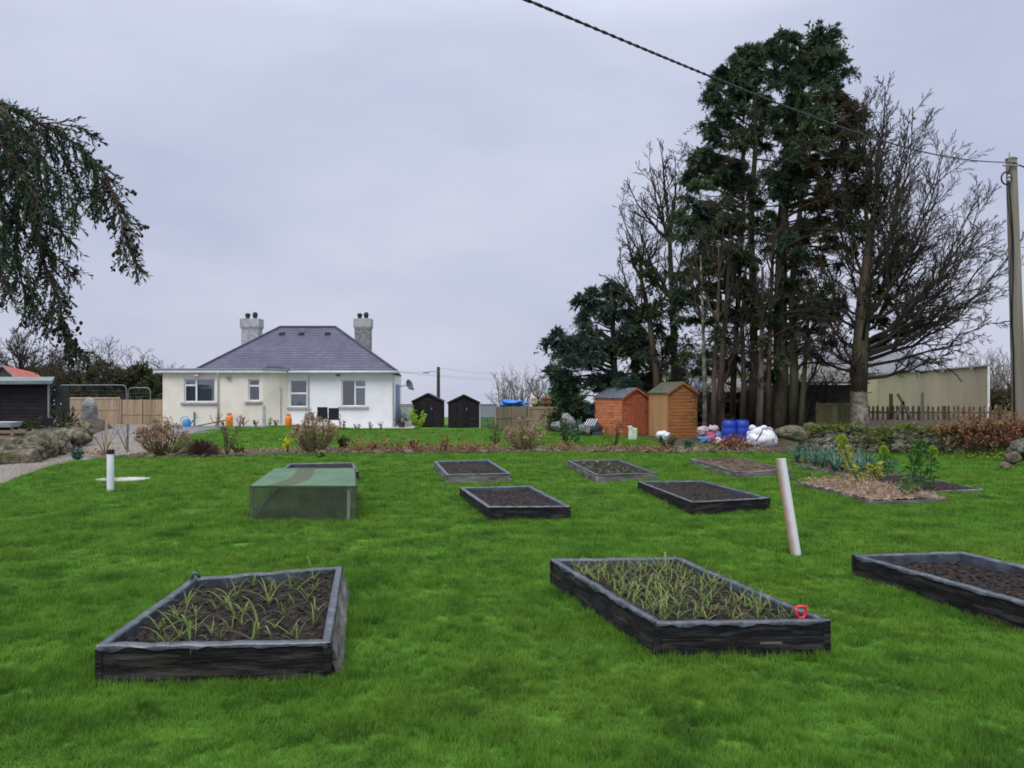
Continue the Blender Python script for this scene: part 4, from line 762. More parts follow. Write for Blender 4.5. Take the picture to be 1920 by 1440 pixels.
fence('timber_fence', 'lower timber fence panels butting the left side of the extension', (gx(227, 38.6), 38.6), (gx(305, 38.8), 38.8), 1.22, 'paleshed', bw=.2, rails=(.4,), posts=1.1, postw=.05)
fence('timber_fence', 'timber fence right of the black sheds with a blue cover behind', (gx(928, 36.0), 36.0), (gx(990, 39), 39), 1.02, 'fencewood', bw=.15, rails=(.5,)); fence('timber_fence', 'timber fence stretch reaching the dark cypress', (gx(991, 39), 39), (gx(1053, 39.5), 39.5), 1.0, 'fencewood', bw=.15, rails=(.93,))
fence('timber_fence', 'short timber fence glimpsed between the house and the black shed', (gx(748, 42), 42), (gx(778, 42), 42), 1.1, 'fencewood', bw=.15)
# mesh security fence panels behind
def meshpanel(label, px0, px1, pyt, Y):
    x0, x1, zt_ = gx(px0, Y), gx(px1, Y), gz(pyt, Y); r = thing('mesh_fence_panel', label, 'fence', (x0, Y, 0), 0, 'steel mesh fence panels'); w_ = x1-x0; b = MB()
    b.tube([(0, 0, 0), (0, 0, zt_-.2), (.06, 0, zt_-.06), (.2, 0, zt_), (w_-.2, 0, zt_), (w_-.06, 0, zt_-.06), (w_, 0, zt_-.2), (w_, 0, 0)], .022, 6); b.build('frame', M['galv'], r)
    b = MB(); n = int(w_/.12)
    for k in range(1, n): b.tube([(w_*k/n, 0, .1), (w_*k/n, 0, zt_-.02)], .0025, 3, False)
    for k in range(9): b.tube([(0, 0, .2+k*(zt_-.3)/9), (w_, 0, .2+k*(zt_-.3)/9)], .003, 3, False)
    b.build('wire_mesh', M['galv'], r, kind='stuff')
meshpanel('long steel mesh fence panel above the tall timber panel', 108, 237, 722, 40.5); meshpanel('short steel mesh fence panel next to the extension', 240, 282, 727, 40.3)
# green mesh panel right of black shed
x = gx(900, 36.8); r = thing('mesh_screen', 'green mesh screen with dried white flowers, right of the black sheds', 'screen', on(x, 36.8)); w_ = gx(932, 36.8)-x; b = MB(); b.poly([(0, 0, 0), (w_, 0, 0), (w_, 0, 1.12), (0, 0, 1.12)]); b.build('net', mat('green_mesh', [(.05, .085, .06), (.09, .13, .09)], 4, .8, alpha=.75), r)
for x_ in (0, w_): pbox('post', M['chim'], r, x_-.03, x_+.03, -.03, .03, 0, 1.16)
pbox('rail', M['darkgreen'], r, 0, w_, -.03, -.005, 1.1, 1.14)
# blue covered trampoline shape, figures behind the fence
x = gx(962, 41); b = blob_obj('blue_cover', M['tarp'], (x, 41.3, 1.08), (.74, .6, .19), seed=3, sub=3, amp=.7, fr=2); b.location.z = 1.10; tag(b, 'bright blue plastic cover showing above the timber fence', 'cover')
rB = b
for k, (px, pyt, w_) in enumerate([(1001, 746, .10), (1019, 745, .11), (1029, 746, .10)]):
    x = gx(px, 40.8); r = thing('carved_post', ['pale figure shaped post top above the fence, leftmost', 'middle dark rounded post top above the fence', 'brown rounded post top above the fence, rightmost'][k], 'post', (x, 40.8, 0), 0, 'rounded post tops behind the fence'); b = MB(); b.tube([(0, 0, 0), (0, 0, 1.05)], .10, 10); b.build('shaft', M['urn'], r)
    b = MB(); b.lathe([(.10, 1.05), (.15, 1.1), (.17, 1.2), (.11, 1.30), (.15, 1.36), (.15, 1.44), (.07, 1.5)], 12); b.build('head', M['stake' if k == 0 else 'urn'], r, smooth=True)

# ------------------------------------------------------------------ right hand buildings
r = thing('open_store', 'dark open fronted timber store behind the tree trunks', 'shed', (10, 33, .3)); O_ = Vector((10, 33, .3))
def ob(name, m, pts_b, pts_t, par=None, o=None): b = MB(o if o is not None else O_); b.quadbox(pts_b, pts_t); return b.build(name, m, par or r)
ob('rear_wall', M['barndark'], [(7.6, 36.5, 0), (15, 36.5, 0), (15, 36.7, 0), (7.6, 36.7, 0)], [(7.6, 36.5, 2.1), (15, 36.5, 2.1), (15, 36.7, 2.1), (7.6, 36.7, 2.1)])
ob('side_wall', M['barndark'], [(7.55, 33.1, 0), (7.65, 33.1, 0), (7.65, 36.4, 0), (7.55, 36.4, 0)], [(7.55, 33.1, 1.6), (7.65, 33.1, 1.6), (7.65, 36.4, 2.1), (7.55, 36.4, 2.1)])
ob('front_beam', M['chimdark'], [(7.6, 33, 1.28), (15, 33, 1.28), (15, 33.1, 1.28), (7.6, 33.1, 1.28)], [(7.6, 33, 1.42), (15, 33, 1.42), (15, 33.1, 1.42), (7.6, 33.1, 1.42)])
for k in range(5): x = 8.9+k*1.5; ob('post', M['barndark'], [(x, 33.02, 0), (x+.1, 33.02, 0), (x+.1, 33.1, 0), (x, 33.1, 0)], [(x, 33.02, 1.27), (x+.1, 33.02, 1.27), (x+.1, 33.1, 1.27), (x, 33.1, 1.27)])
for k in range(9):
    x0 = 7.5+k*.86; ob('roof_sheet', M['slategrey' if k < 2 else 'barnroof'], [(x0, 32.7, 1.66+.01*(k % 2)), (x0+.85, 32.7, 1.66+.01*(k % 2)), (x0+.85, 37, 2.3), (x0, 37, 2.3)], [(x0, 32.7, 1.72+.01*(k % 2)), (x0+.85, 32.7, 1.72+.01*(k % 2)), (x0+.85, 37, 2.36), (x0, 37, 2.36)])
for k in range(24):
    if k < 12 or k > 20: continue
    x0 = 9.3+(k-4)*.28; ob('cladding_board', M['barndark'], [(x0, 33.3, 0), (x0+.26, 33.3, 0), (x0+.26, 33.34, 0), (x0, 33.34, 0)], [(x0, 33.3, 1.7), (x0+.26, 33.3, 1.7), (x0+.26, 33.34, 1.7), (x0, 33.34, 1.7)])
# low stone barn with beige roof
r = thing('old_outbuilding', 'low outbuilding with a pale lichen covered roof behind the big bare tree', 'outbuilding', (11.5, 30.5, .3)); O_ = Vector((11.5, 30.5, .3)); x0, x1 = gx(1470, 30.5), gx(1622, 30.5)
ob('wall', M['grim'], [(x0, 31, 0), (x1, 31, 0), (x1, 34.5, 0), (x0, 34.5, 0)], [(x0, 31, 2.0), (x1, 31, 2.0), (x1, 34.5, 2.0), (x0, 34.5, 2.0)])
for k in range(6):
    a, b_ = x0-.2+(x1-x0+.4)*k/6, x0-.2+(x1-x0+.4)*(k+1)/6-.012; ob('roof_sheet', M['barnroof'], [(a, 30.5, 2.03), (b_, 30.5, 2.03), (b_, 33, 2.86), (a, 33, 2.86)], [(a, 30.5, 2.10), (b_, 30.5, 2.10), (b_, 33, 2.93), (a, 33, 2.93)])
    ob('roof_sheet', M['barnroof'], [(a, 33.01, 2.86), (b_, 33.01, 2.86), (b_, 35, 2.1), (a, 35, 2.1)], [(a, 33.01, 2.93), (b_, 33.01, 2.93), (b_, 35, 2.16), (a, 35, 2.16)])
fence('board_gate', 'green stained upright board gate between the tree trunks', (gx(1530, 27.5), 27.5), (gx(1600, 27.7), 27.7), 1.45, 'gateboard', bw=.3, gap=.015, z0=-.42, rails=(.98,), posts=1.4, kind='gate')
# cream boundary building
r = thing('rendered_building', 'long yellowed cream rendered building beyond the picket fence', 'building', (21, 34, 0)); O_ = Vector((21, 34, 0)); a, b_ = Vector((gx(1645, 50), 50, 0)), Vector((gx(1856, 34), 34, 0)); dd = (a-b_).normalized(); nn = Vector((-dd.y, dd.x, 0)); nn = -nn if nn.x < 0 else nn; ry = lambda v: Vector((v.x, v.y, 0)).normalized()*5; c_, d_ = b_+ry(b_)*.995, a+ry(a)
up = Vector((0, 0, 2.86)); ob('wall', M['barnwall'], [b_, c_, d_, a], [b_+up, c_+up, d_+up, a+up])
u2 = Vector((0, 0, 2.865)); u3 = Vector((0, 0, 2.93)); e_ = nn*.12+dd*.1; ob('coping', M['sill'], [b_-e_+u2, c_+e_-dd*.2+u2, d_+e_+u2, a-nn*.12+dd*.1+u2], [b_-e_+u3, c_+e_-dd*.2+u3, d_+e_+u3, a-nn*.12+dd*.1+u3])
b = MB(O_); q = b_-nn*.06-dd*.02; b.tube([q+Vector((0, 0, 0)), q+Vector((0, 0, 2.85))], .05, 8); b.build('corner_downpipe', M['trim'], r)
for k in range(5): q = b_+dd*(1.5+k*3.4)-nn*.14; b = MB(O_); b.box(q.x-.06, q.x+.06, q.y-.06, q.y+.06, 2.74, 2.95); b.build('gutter_bracket', M['chimdark'], r)
# farmhouse behind
r = thing('farmhouse', 'cream farmhouse with a long grey slate roof seen through the trees', 'house', (18, 55, 0)); O_ = Vector((18, 55, 0)); X0, X1 = gx(1208, 55), gx(1742, 55)
ob('wall', M['barnwall'], [(X0, 55, -1), (X1, 55, -1), (X1, 61, -1), (X0, 61, -1)], [(X0, 55, 3.2), (X1, 55, 3.2), (X1, 61, 3.2), (X0, 61, 3.2)])
ra, rb = gx(1225, 58), gx(1690, 58)
b = MB(O_); b.v = [(X0-.2, 54.7, 3.15), (X1+.3, 54.7, 3.15), (rb, 58, 5.45), (ra, 58, 5.45), (X0-.2, 61.3, 3.15), (X1+.3, 61.3, 3.15)]; b.f = [(0, 1, 2, 3), (5, 4, 3, 2), (1, 5, 2), (4, 0, 3), (0, 4, 5, 1)]; b.build('roof', M['slategrey'], r)
for px in (1330, 1520, 1575): x = gx(px, 55); w_ = ob('window', M['upvc'], [(x-.5, 54.96, 1.3), (x+.5, 54.96, 1.3), (x+.5, 55.01, 1.3), (x-.5, 55.01, 1.3)], [(x-.5, 54.96, 2.6), (x+.5, 54.96, 2.6), (x+.5, 55.01, 2.6), (x-.5, 55.01, 2.6)]); ob('pane', M['room'], [(x-.42, 54.94, 1.38), (x+.42, 54.94, 1.38), (x+.42, 54.955, 1.38), (x-.42, 54.955, 1.38)], [(x-.42, 54.94, 2.52), (x+.42, 54.94, 2.52), (x+.42, 54.955, 2.52), (x-.42, 54.955, 2.52)], w_)
x = gx(1548, 58); w_ = ob('chimney', M['chim'], [(x-.5, 57.7, 5), (x+.5, 57.7, 5), (x+.5, 58.3, 5), (x-.5, 58.3, 5)], [(x-.5, 57.7, 6.1), (x+.5, 57.7, 6.1), (x+.5, 58.3, 6.1), (x-.5, 58.3, 6.1)])
# picket fence
p0, p1 = Vector((gx(1618, 31), 31, 0)), Vector((gx(2010, 30.0), 30.0, 0)); L = (p1-p0).length; r = thing('picket_fence', 'old mossy picket fence in front of the cream building', 'fence', (p0.x, p0.y, g(p0.x, p0.y)-.44), math.atan2(p1.y-p0.y, p1.x-p0.x)); n = int(L/.19)
pk = MB(); pk.v = [(-.045, -.01, 0), (.045, -.01, 0), (.045, .01, 0), (-.045, .01, 0), (-.045, -.01, .92), (.045, -.01, .92), (.045, .01, .92), (-.045, .01, .92), (0, -.01, .98), (0, .01, .98)]; pk.f = [(3, 2, 1, 0), (0, 1, 5, 8, 4), (2, 3, 7, 9, 6), (1, 2, 6, 5), (3, 0, 4, 7), (4, 8, 9, 7), (5, 6, 9, 8)]; pkm = pk.mesh('picket', M['picket']); rn = random.Random(5)
for k in range(n): o = link('picket', pkm, r, (k*.19+rn.uniform(-.01, .01), 0, .05+rn.uniform(-.02, .02)), (0, rn.uniform(-.03, .03), 0))
for z in (.28, .76): pbox('rail', M['picket'], r, 0, L, .012, .05, z-.035, z+.035)
for k in range(5): pbox('post', M['picket'], r, 1.1+k*2.0-.06, 1.1+k*2.0+.06, .055, .14, 0, 1.02 if k else 1.5)
for (px, pt, ln, lbl, an) in [(1683, 738, .9, 'broken grey rail leaning left in front of the cream building', -.5), (1695, 752, .55, 'short broken rail leaning right beside the leaning one', .5), (1730, 736, .9, 'upright weathered post taller than the picket fence', .03)]:
    x = gx(px, 30.6); b = MB(); b.box(-.045, .045, -.03, .03, 0, ln+.75); o = b.build('old_rail', M['pole']); o.location = (x-math.sin(an)*(ln+.75), 30.6, gz(pt, 30.6)-math.cos(an)*(ln+.75)); o.rotation_euler = (0, an, 0); tag(o, lbl, 'post')
# ------------------------------------------------------------------ stones
_rk = {}
def rockmesh(m, k):
    if (m, k) not in _rk: me = blob((1.15, 1.15, 1.15), k+11, 3, .30, 1.5, .74); me.materials.append(M[m]); me.name = 'stone'; me.polygons.foreach_set('use_smooth', [True]*len(me.polygons)); _rk[(m, k)] = me
    return _rk[(m, k)]
def stone(m, k, parent, p, s, rn, name='stone'):
    o = link(name, rockmesh(m, k % 7), parent, p, (rn.uniform(-.3, .3), rn.uniform(-.3, .3), rn.uniform(0, 6.28))); o.scale = s; return o
rn = random.Random(8)
rk_ = thing('rockery', 'bank of mossy boulders along the left gravel drive', 'rockery', (-12.5, 20, 0)); O_ = Vector(rk_.location)
line = [gp(px, py) for px, py in [(-60, 874), (-10, 871), (40, 868), (75, 861), (100, 852), (125, 841), (140, 832), (148, 826)]]
def along(line, step):
    res = []; 
    for (a, b) in zip(line, line[1:]):
        a, b = Vector((*a, 0)), Vector((*b, 0)); n = max(1, int((b-a).length/step+.5)); res += [a.lerp(b, k/n) for k in range(n)]
    return res
for row, (dx, dy, dz, sz, st) in enumerate([(0, 0, .10, .24, .33), (-.12, .4, .26, .22, .33), (-.3, .85, .40, .20, .34), (-.7, 1.3, .47, .17, .42)]):
    for k, p in enumerate(along(line, st)):
        s = sz*rn.uniform(.75, 1.3); stone('rock', rn.randrange(7), rk_, (p.x+dx-O_.x+rn.uniform(-.12, .12), p.y+dy-O_.y+rn.uniform(-.1, .1), g(p.x, p.y)+dz*rn.uniform(.85, 1.1)), (s*1.15, s, s*.8), rn)
for k in range(26):
    px = rn.uniform(-20, 130); q = rn.choice(line[:6]); s = rn.uniform(.08, .16); stone('rock', k, rk_, (q[0]-O_.x+rn.uniform(-.6, .1), q[1]-O_.y-.2+rn.uniform(0, 1.8), .5*rn.random()), (s*1.2, s, s), rn)
# border edging stones: parts of the border
bo = bpy.data.objects['flower_border']; xx = -10.1
while xx < 7.4:
    s = rn.uniform(.05, .13); stone('rock', rn.randrange(7), bo, (xx, bf(xx)+rn.uniform(-.03, .08), g(xx, 20)+.04), (s*1.3, s, s*.6), rn); xx += s*rn.uniform(2.0, 4.2)
# dry stone wall
wl = thing('stone_wall', 'low moss covered dry stone wall on the right', 'wall', (9.5, 20.6, 0)); O_ = Vector(wl.location)
line = [(8.15, 21.7), (9.0, 21.3), (10.3, 20.7), (11.4, 20.2), (12.5, 19.6), (13.6, 18.9), (15, 18.2)]
for row in range(5):
    for k, p in enumerate(along(line, .27+.02*row)):
        s = rn.uniform(.10, .18); hw = .62*(1-.25*sm(9.5, 8.1, p.x)) ; z = g(p.x, p.y-.4)*.6 + .08 + row*.155*hw/.72
        stone('wallstone', rn.randrange(7), wl, (p.x-O_.x+rn.uniform(-.06, .06)+.06*row, p.y-O_.y+.05*row+rn.uniform(-.05, .05), z+rn.uniform(-.03, .03)), (s*1.25, s*1.1, s*.78), rn)
V = []; npr = np.random.default_rng(5)
def tuftcloud(name, pts, spread, n, L, Wd, m, parent, up=.5, kind='stuff', droop=0):
    P = np.repeat(np.array(pts, float), n, 0); P += npr.normal(size=P.shape)*np.array(spread); Dd = npr.normal(size=P.shape); Dd[:, 2] = np.abs(Dd[:, 2])*up - droop
    V, Fc = leafquads(P, Dd, L*npr.uniform(.6, 1.4, len(P)), Wd*npr.uniform(.6, 1.4, len(P)), npr); me = mesh_np(name, V, Fc, M[m]); return link(name, me, parent, kind=kind)
ml = along(line, .12)
tuftcloud('moss', [(p.x-O_.x+.25, p.y-O_.y+.2, .66+.16*noise.noise(Vector((p.x*1.6, 0, 0)))+g(p.x, p.y-.4)*.6) for p in ml if noise.noise(Vector((p.x*2.7, 3, 0))) > -.22], (.10, .20, .05), 120, .06, .04, 'moss', wl, .6)
tuftcloud('hanging_moss', [(p.x-O_.x+.1, p.y-O_.y-.12, .42+.18*noise.noise(Vector((p.x*2.4, 2, 0)))+g(p.x, p.y-.4)*.6) for p in ml if noise.noise(Vector((p.x*1.6, 6, 0))) > .02], (.10, .07, .11), 80, .06, .035, 'moss', wl, .4)
bk = tuftcloud('ground_cover', [(p.x, p.y-.35-rn.random()*1.2, g(p.x, p.y-.8)+.03) for p in along([(11.2, 20), (12.5, 19), (13.6, 18.2), (15, 17.6)], .1)], (.3, .3, .05), 60, .09, .03, 'moss', None, .8); tag(bk, 'mossy weeds spreading at the foot of the bracken bank', 'ground cover')
# bracken bank on the wall
def frondpile(name, label, pts, n, L, seed, m='bracken', spread=(.3, .3, .12), kind='stuff', parent=None, droop=.6, width=.035, cat='bracken'):
    r_ = random.Random(seed); b = MB(); 
    for p in pts:
        for k in range(n):
            q = Vector(p)+Vector((r_.gauss(0, 1)*spread[0], r_.gauss(0, 1)*spread[1], abs(r_.gauss(0, 1))*spread[2])); a = r_.uniform(0, 6.28); el = r_.uniform(.1, 1.0); l = L*r_.uniform(.5, 1.3); s = []
            for j in range(4): s.append(q.copy()); q = q+Vector((math.cos(a)*math.cos(el), math.sin(a)*math.cos(el), math.sin(el)))*l/4; el -= droop*(.5+r_.random()); a += r_.uniform(-.5, .5)
            b.strap(s, width*r_.uniform(.5, 1.3))
    o = b.build(name, M[m], parent, kind=kind); return tag(o, label, cat) if label else o
frondpile('dead_bracken', 'rusty brown dead bracken hanging over the right end of the stone wall', [(p.x, p.y-.15, .55+g(p.x, p.y)*.8) for p in along([(11.2, 20.2), (12.3, 19.6), (13.2, 19.0), (14.6, 18.4)], .16)], 46, .42, 3, spread=(.22, .25, .2), droop=.75)
frondpile('dead_bracken', 'low rusty bracken drooping down the face of the right wall bank', [(p.x, p.y-.45, .28+g(p.x, p.y)*.7) for p in along([(11.4, 20.0), (12.3, 19.4), (13.2, 18.8), (14.6, 18.2)], .2)], 34, .38, 13, spread=(.2, .12, .16), droop=.8)
frondpile('dead_bracken', 'reddish dead fern heap in front of the blue barrels', [(gx(px, 22.4), 22.4, .08) for px in range(1345, 1405, 6)], 26, .42, 4, spread=(.12, .2, .12))
frondpile('fallen_leaves', 'pale brown dead leaves strewn along the soil border', [(x, bf(x)*.55+bb(x)*.45, .05) for x in axis(-9.6, 7.2, 120)], 17, .17, 5, m='palebracken', spread=(.12, .5, .02), droop=.3, width=.03, cat='leaves')
for (pxs, nm, hh_, kk, n_) in [((660, 760), 'pile of reddish dead ferns between the middle shrub and the black sheds', .22, 6, 26), ((760, 935), 'long low row of reddish dead ferns in the centre of the border', .12, 7, 22), ((1035, 1090), 'reddish dead ferns just right of the rightmost dried hydrangea', .14, 8, 18), ((195, 262), 'small reddish dead leaves at the left end of the border', .07, 9, 12), ((1130, 1260), 'brown dead foliage in the border in front of the two timber sheds', .08, 12, 12)]:
    frondpile('dead_bracken', nm, [(gx(px, 21.3), bf(gx(px, 21.3))+.45, .05) for px in range(*pxs, 8)], n_, .32, kk, spread=(.14, .22, hh_*.8), droop=.6)
frondpile('straw', 'loose pale straw scattered over the mulched bed', [tuple(bil(inset(K[1], .1), u, v)+Vector((0, 0, .10))) for u in axis(.03, .97, 16) for v in axis(.04, .96, 10)], 8, .15, 31, m='palebracken', spread=(.09, .12, .03), droop=.25, width=.014, cat='straw')
# boulders
for k, (px, py, Y, s, lbl, mt) in enumerate([(1486, 812, 21.3, (.40, .3, .24), 'large rounded mossy boulder between the white bag and the stone wall', 'rock'), (1524, 806, 23.5, (.3, .22, .2), 'smaller boulder resting behind the left end of the stone wall', 'rock'),
        (1066, 792, 31, (.42, .3, .28), 'grey boulder under the dark cypress by the timber fence', 'rockgrey'), (1046, 800, 30, (.26, .2, .18), 'small grey stone left of the boulder under the cypress', 'rockgrey'), (1092, 806, 29.5, (.34, .25, .2), 'dark stone in front of the covered mower', 'rockgrey'),
        (1898, 860, 17.0, (.16, .14, .13), 'pale stone on the grass below the bracken bank', 'rock'), (1916, 842, 17.6, (.30, .28, .2), 'dark boulder at the right edge in the bracken', 'wallstone'), (1885, 873, 16.4, (.12, .1, .07), 'small flat stone below the pale one at the right edge', 'rock')]):
    o = stone(mt, k, None, (gx(px, Y), Y, gz(py, Y)), s, rn, 'boulder'); tag(o, lbl, 'boulder')
x = gx(168, 33); st_ = blob_obj('standing_stone', M['rockgrey'], (x, 33, .72), (.36, .2, .78), seed=2, amp=.10, fr=1.0, sub=3, smooth=True); tag(st_, 'upright grey standing stone in front of the timber fence', 'standing stone')
# tree with stakes, planters, trough on the left
def stakeobj(px, py0, py1, Y, r, m, label): x = gx(px, Y); b = MB(); b.tube([(0, 0, -.1), (0, 0, gz(py1, Y)-g(x, Y))], r, 8); o = b.build('stake', m); o.location = on(x, Y); return tag(o, label, 'stake')
stakeobj(200, 860, 785, 20.6, .028, M['stake'], 'pale round stake beside the young bare tree'); stakeobj(239, 855, 795, 21.5, .03, M['weath'], 'grey post left of the big dried hydrangea')
def sapling(px, Y, h, seed, label, m='stem', n=5, w=.35): return stemplant(px, 0, h, seed, m, m, label, n=n, Y=Y, fl=0, w=w, name='young_tree', cat='tree')
sapling(197, 20.4, 1.15, 5, 'young bare tree tied to the pale stake', n=5, w=.32); sapling(238, 21.8, .9, 6, 'thin bare sapling by the grey post', n=4, w=.25)
for k, (px0, px1, py, Y, hgt) in enumerate([(58, 92, 803, 22.5, .30), (28, 56, 803, 22.3, .28), (0, 26, 806, 22.1, .22), (-40, -6, 806, 22.0, .26)]):
    x0, x1 = gx(px0, Y), gx(px1, Y); z = gz(py, Y); r = thing('planter_box', ['black crate nearest the standing stone on the rockery', 'second black crate from the right on the rockery', 'low black crate under the pale trough', 'black crate at the left edge on the rockery'][k], 'crate', ((x0+x1)/2, Y, z)); w_ = (x1-x0)/2
    for (a, b_, c_, d_) in [(-w_, w_, -.2, -.17), (-w_, w_, .17, .2), (-w_, -w_+.03, -.169, .169), (w_-.03, w_, -.169, .169)]: pbox('side_panel', M['crate'], r, a, b_, c_, d_, 0, hgt)
    pbox('soil', M['soil'], r, -w_+.031, w_-.031, -.168, .168, .02, hgt-.04)
Y = 21.6; x0, x1 = gx(-40, Y), gx(33, Y); z = gz(799, Y); r = thing('trough', 'pale shallow metal trough raised at the left edge', 'trough', ((x0+x1)/2, Y, z-.02)); w_ = (x1-x0)/2
pbox('base', M['tin'], r, -w_*.9, w_*.9, -.2, .2, 0, .02); 
for s in (-1, 1):
    b = MB(); b.quadbox([(-w_*.9, s*.2-.01, .02), (w_*.9, s*.2-.01, .02), (w_*.9, s*.2+.01, .02), (-w_*.9, s*.2+.01, .02)], [(-w_, s*.26-.01, .14), (w_, s*.26-.01, .14), (w_, s*.26+.01, .14), (-w_, s*.26+.01, .14)]); b.build('side', M['tin'], r)
    b = MB(); b.quadbox([(s*w_*.9-.01, -.2, .02), (s*w_*.9+.01, -.2, .02), (s*w_*.9+.01, .2, .02), (s*w_*.9-.01, .2, .02)], [(s*w_-.01, -.26, .14), (s*w_+.01, -.26, .14), (s*w_+.01, .26, .14), (s*w_-.01, .26, .14)]); b.build('end', M['tin'], r)
for x_ in (w_-.15, -.2): pbox('leg', M['stake'], r, x_-.03, x_+.03, -.03, .03, -.34, 0)
for k, (px, py, Y, s_) in enumerate([(48, 796, 22.0, .12), (66, 798, 21.9, .16), (110, 790, 24.5, .26), (128, 793, 24, .26), (95, 812, 21.2, .13)]):
    P = npr.normal(size=(140, 3)); V, Fc = leafquads(P*s_*.5, P, s_*.7, s_*.22, npr); o = link('low_shrub', mesh_np('low_shrub', V, Fc, M['hedge' if k != 4 else 'bluegreen'])); o.location = (gx(px, Y), Y, gz(py, Y)); tag(o, ['tiny grey green plant between the rockery crates', 'small plant in front of the nearest black crate', 'dark low shrub left of the standing stone', 'dark spreading shrub at the foot of the standing stone', 'blue green clump on the rockery boulders'][k], 'shrub')
# ------------------------------------------------------------------ shrubs in the border
def hydrangea(px, py, wpx, hpx, seed, label, nst=130, dens=1.0):
    x, Y = gp(px, py); W_, H_ = wpx/2*Y/F, hpx*Y/F; rnd = random.Random(seed); r = thing('hydrangea', label, 'shrub', on(x, Y), 0, 'dried hydrangeas in the border'); b = MB(); P = []; D = []; P2 = []; D2 = []
    for k in range(nst):
        a = rnd.uniform(0, 6.28); rr = rnd.random()**.6; tx, ty = math.cos(a)*W_*rr, math.sin(a)*W_*.8*rr; tz = H_*(1-.45*rr*rr)*rnd.uniform(.6, 1.0); p0 = Vector((tx*.3, ty*.3, 0)); p1 = Vector((tx*.75, ty*.75, tz*.5)); p2 = Vector((tx, ty, tz)); b.tube([p0, p1, p2], [.009, .007, .004], 4)
        nh = rnd.choice([0, 1, 1]) if tz > H_*.35 else 0
        for q in range(nh):
            c = p2 if q == 0 else p1.lerp(p2, .6)+Vector((rnd.gauss(0, .04), rnd.gauss(0, .04), 0)); hr = rnd.uniform(.05, .08)
            for j in range(30): d = Vector((rnd.gauss(0, 1), rnd.gauss(0, 1), rnd.gauss(.2, 1))).normalized(); pp = c+d*hr*.7; P.append(tuple(pp)); t_ = d+Vector((rnd.gauss(0, .6), rnd.gauss(0, .6), rnd.gauss(0, .6))); D.append(tuple(t_))
        for j in range(6): t = rnd.uniform(.1, 1); pp = p0.lerp(p1, t*2) if t < .5 else p1.lerp(p2, t*2-1); P2.append(tuple(pp)); D2.append((rnd.gauss(0, 1), rnd.gauss(0, 1), rnd.gauss(0, .7)))
    b.build('stems', M['drystem'], r, kind='stuff'); V, Fc = leafquads(np.array(P), np.array(D), .045, .038, npr); link('flower_heads', mesh_np('flower_heads', V, Fc, M['head']), r, kind='stuff')
    V, Fc = leafquads(np.array(P2), np.array(D2), .06, .025, npr); link('dead_leaves', mesh_np('dead_leaves', V, Fc, M['palebracken']), r, kind='stuff')
hydrangea(305, 855, 105, 75, 1, 'biggest dried hydrangea, left of the dark mauve mound'); hydrangea(590, 850, 92, 76, 2, 'tall dried hydrangea in front of the garden chairs'); hydrangea(984, 845, 82, 62, 3, 'dried hydrangea in front of the timber fence', 90)
# dark mound, thin shrubs, daffodils
x, Y = gp(376, 857); r = thing('mounded_shrub', 'low dark mauve mound of fine twigs beside the biggest hydrangea', 'shrub', on(x, Y)); b = MB(); rnd = random.Random(3); P = []; D = []
for k in range(420):
    a = rnd.uniform(0, 6.28); el = math.asin(rnd.random()**.8); d = Vector((math.cos(a)*math.cos(el), math.sin(a)*math.cos(el), math.sin(el))); e_ = Vector((d.x*.58, d.y*.45, d.z*.50)); b.tube([Vector((d.x*.1, d.y*.1, .0)), e_*.6+Vector((0, 0, .08)), e_*rnd.uniform(.85, 1.05)], [.008, .007, .004], 3)
b.build('twigs', M['mauve'], r, kind='stuff')
SH = [(425, 856, 1.05, 'bare thin rose bush right of the dark mound', 'stem', 'mauve', 9, .4), (540, 850, .55, 'daffodil clump at the left foot of the middle hydrangea', 'kale', 'yellow', 9, .25), (645, 845, .45, 'dark green leafy clump right of the middle hydrangea', 'kale', 'ivy', 14, .5),
      (600, 860, .15, 'tiny green weed at the front of the border', 'kale', 'kale', 6, .8), (928, 842, .95, 'tall grey green stems left of the rightmost hydrangea', 'drystem', 'hedge', 12, .25), (835, 848, .55, 'thin brown stems in the centre of the border', 'stem', 'bracken', 6, .5),
      (1063, 838, 1.0, 'large floppy dark green plant left of the red brown shed', 'kale', 'ivy', 14, .55), (1078, 832, .9, 'grey green spiky plant in front of the covered mower', 'kale', 'bluegreen', 12, .6), (1152, 836, .95, 'brown twiggy shrub in front of the red brown shed', 'stem', 'bracken', 14, .5),
      (1250, 845, .5, 'dark green low plant in front of the tan shed', 'kale', 'ivy', 12, .8), (1290, 842, .32, 'small grey green plant right of the dark green low plant', 'kale', 'bluegreen', 10, .9), (775, 838, .2, 'tiny dark plant on the border edge below the black sheds', 'kale', 'ivy', 8, .9),
      (1378, 838, .5, 'reddish twig heap in front of the blue barrels', 'mauve', 'bracken', 18, .9), (145, 864, .32, 'small blue green plant at the edge of the gravel', 'kale', 'bluegreen', 9, .6), (448, 852, .28, 'low yellow green plant behind the rose bush', 'kale', 'moss', 8, .9), (700, 848, .3, 'pale dead stems in the border left of the fern pile', 'drystem', 'palebracken', 10, .6)]
for k, (px, py, h_, lb_, a, b_, n_, w_) in enumerate(SH): stemplant(px, py, h_, 100+k, a, b_, lb_, n=n_, fl=22 if a == 'kale' else 9, ls=.09 if b_ != 'yellow' else .06, w=w_, name='shrub')
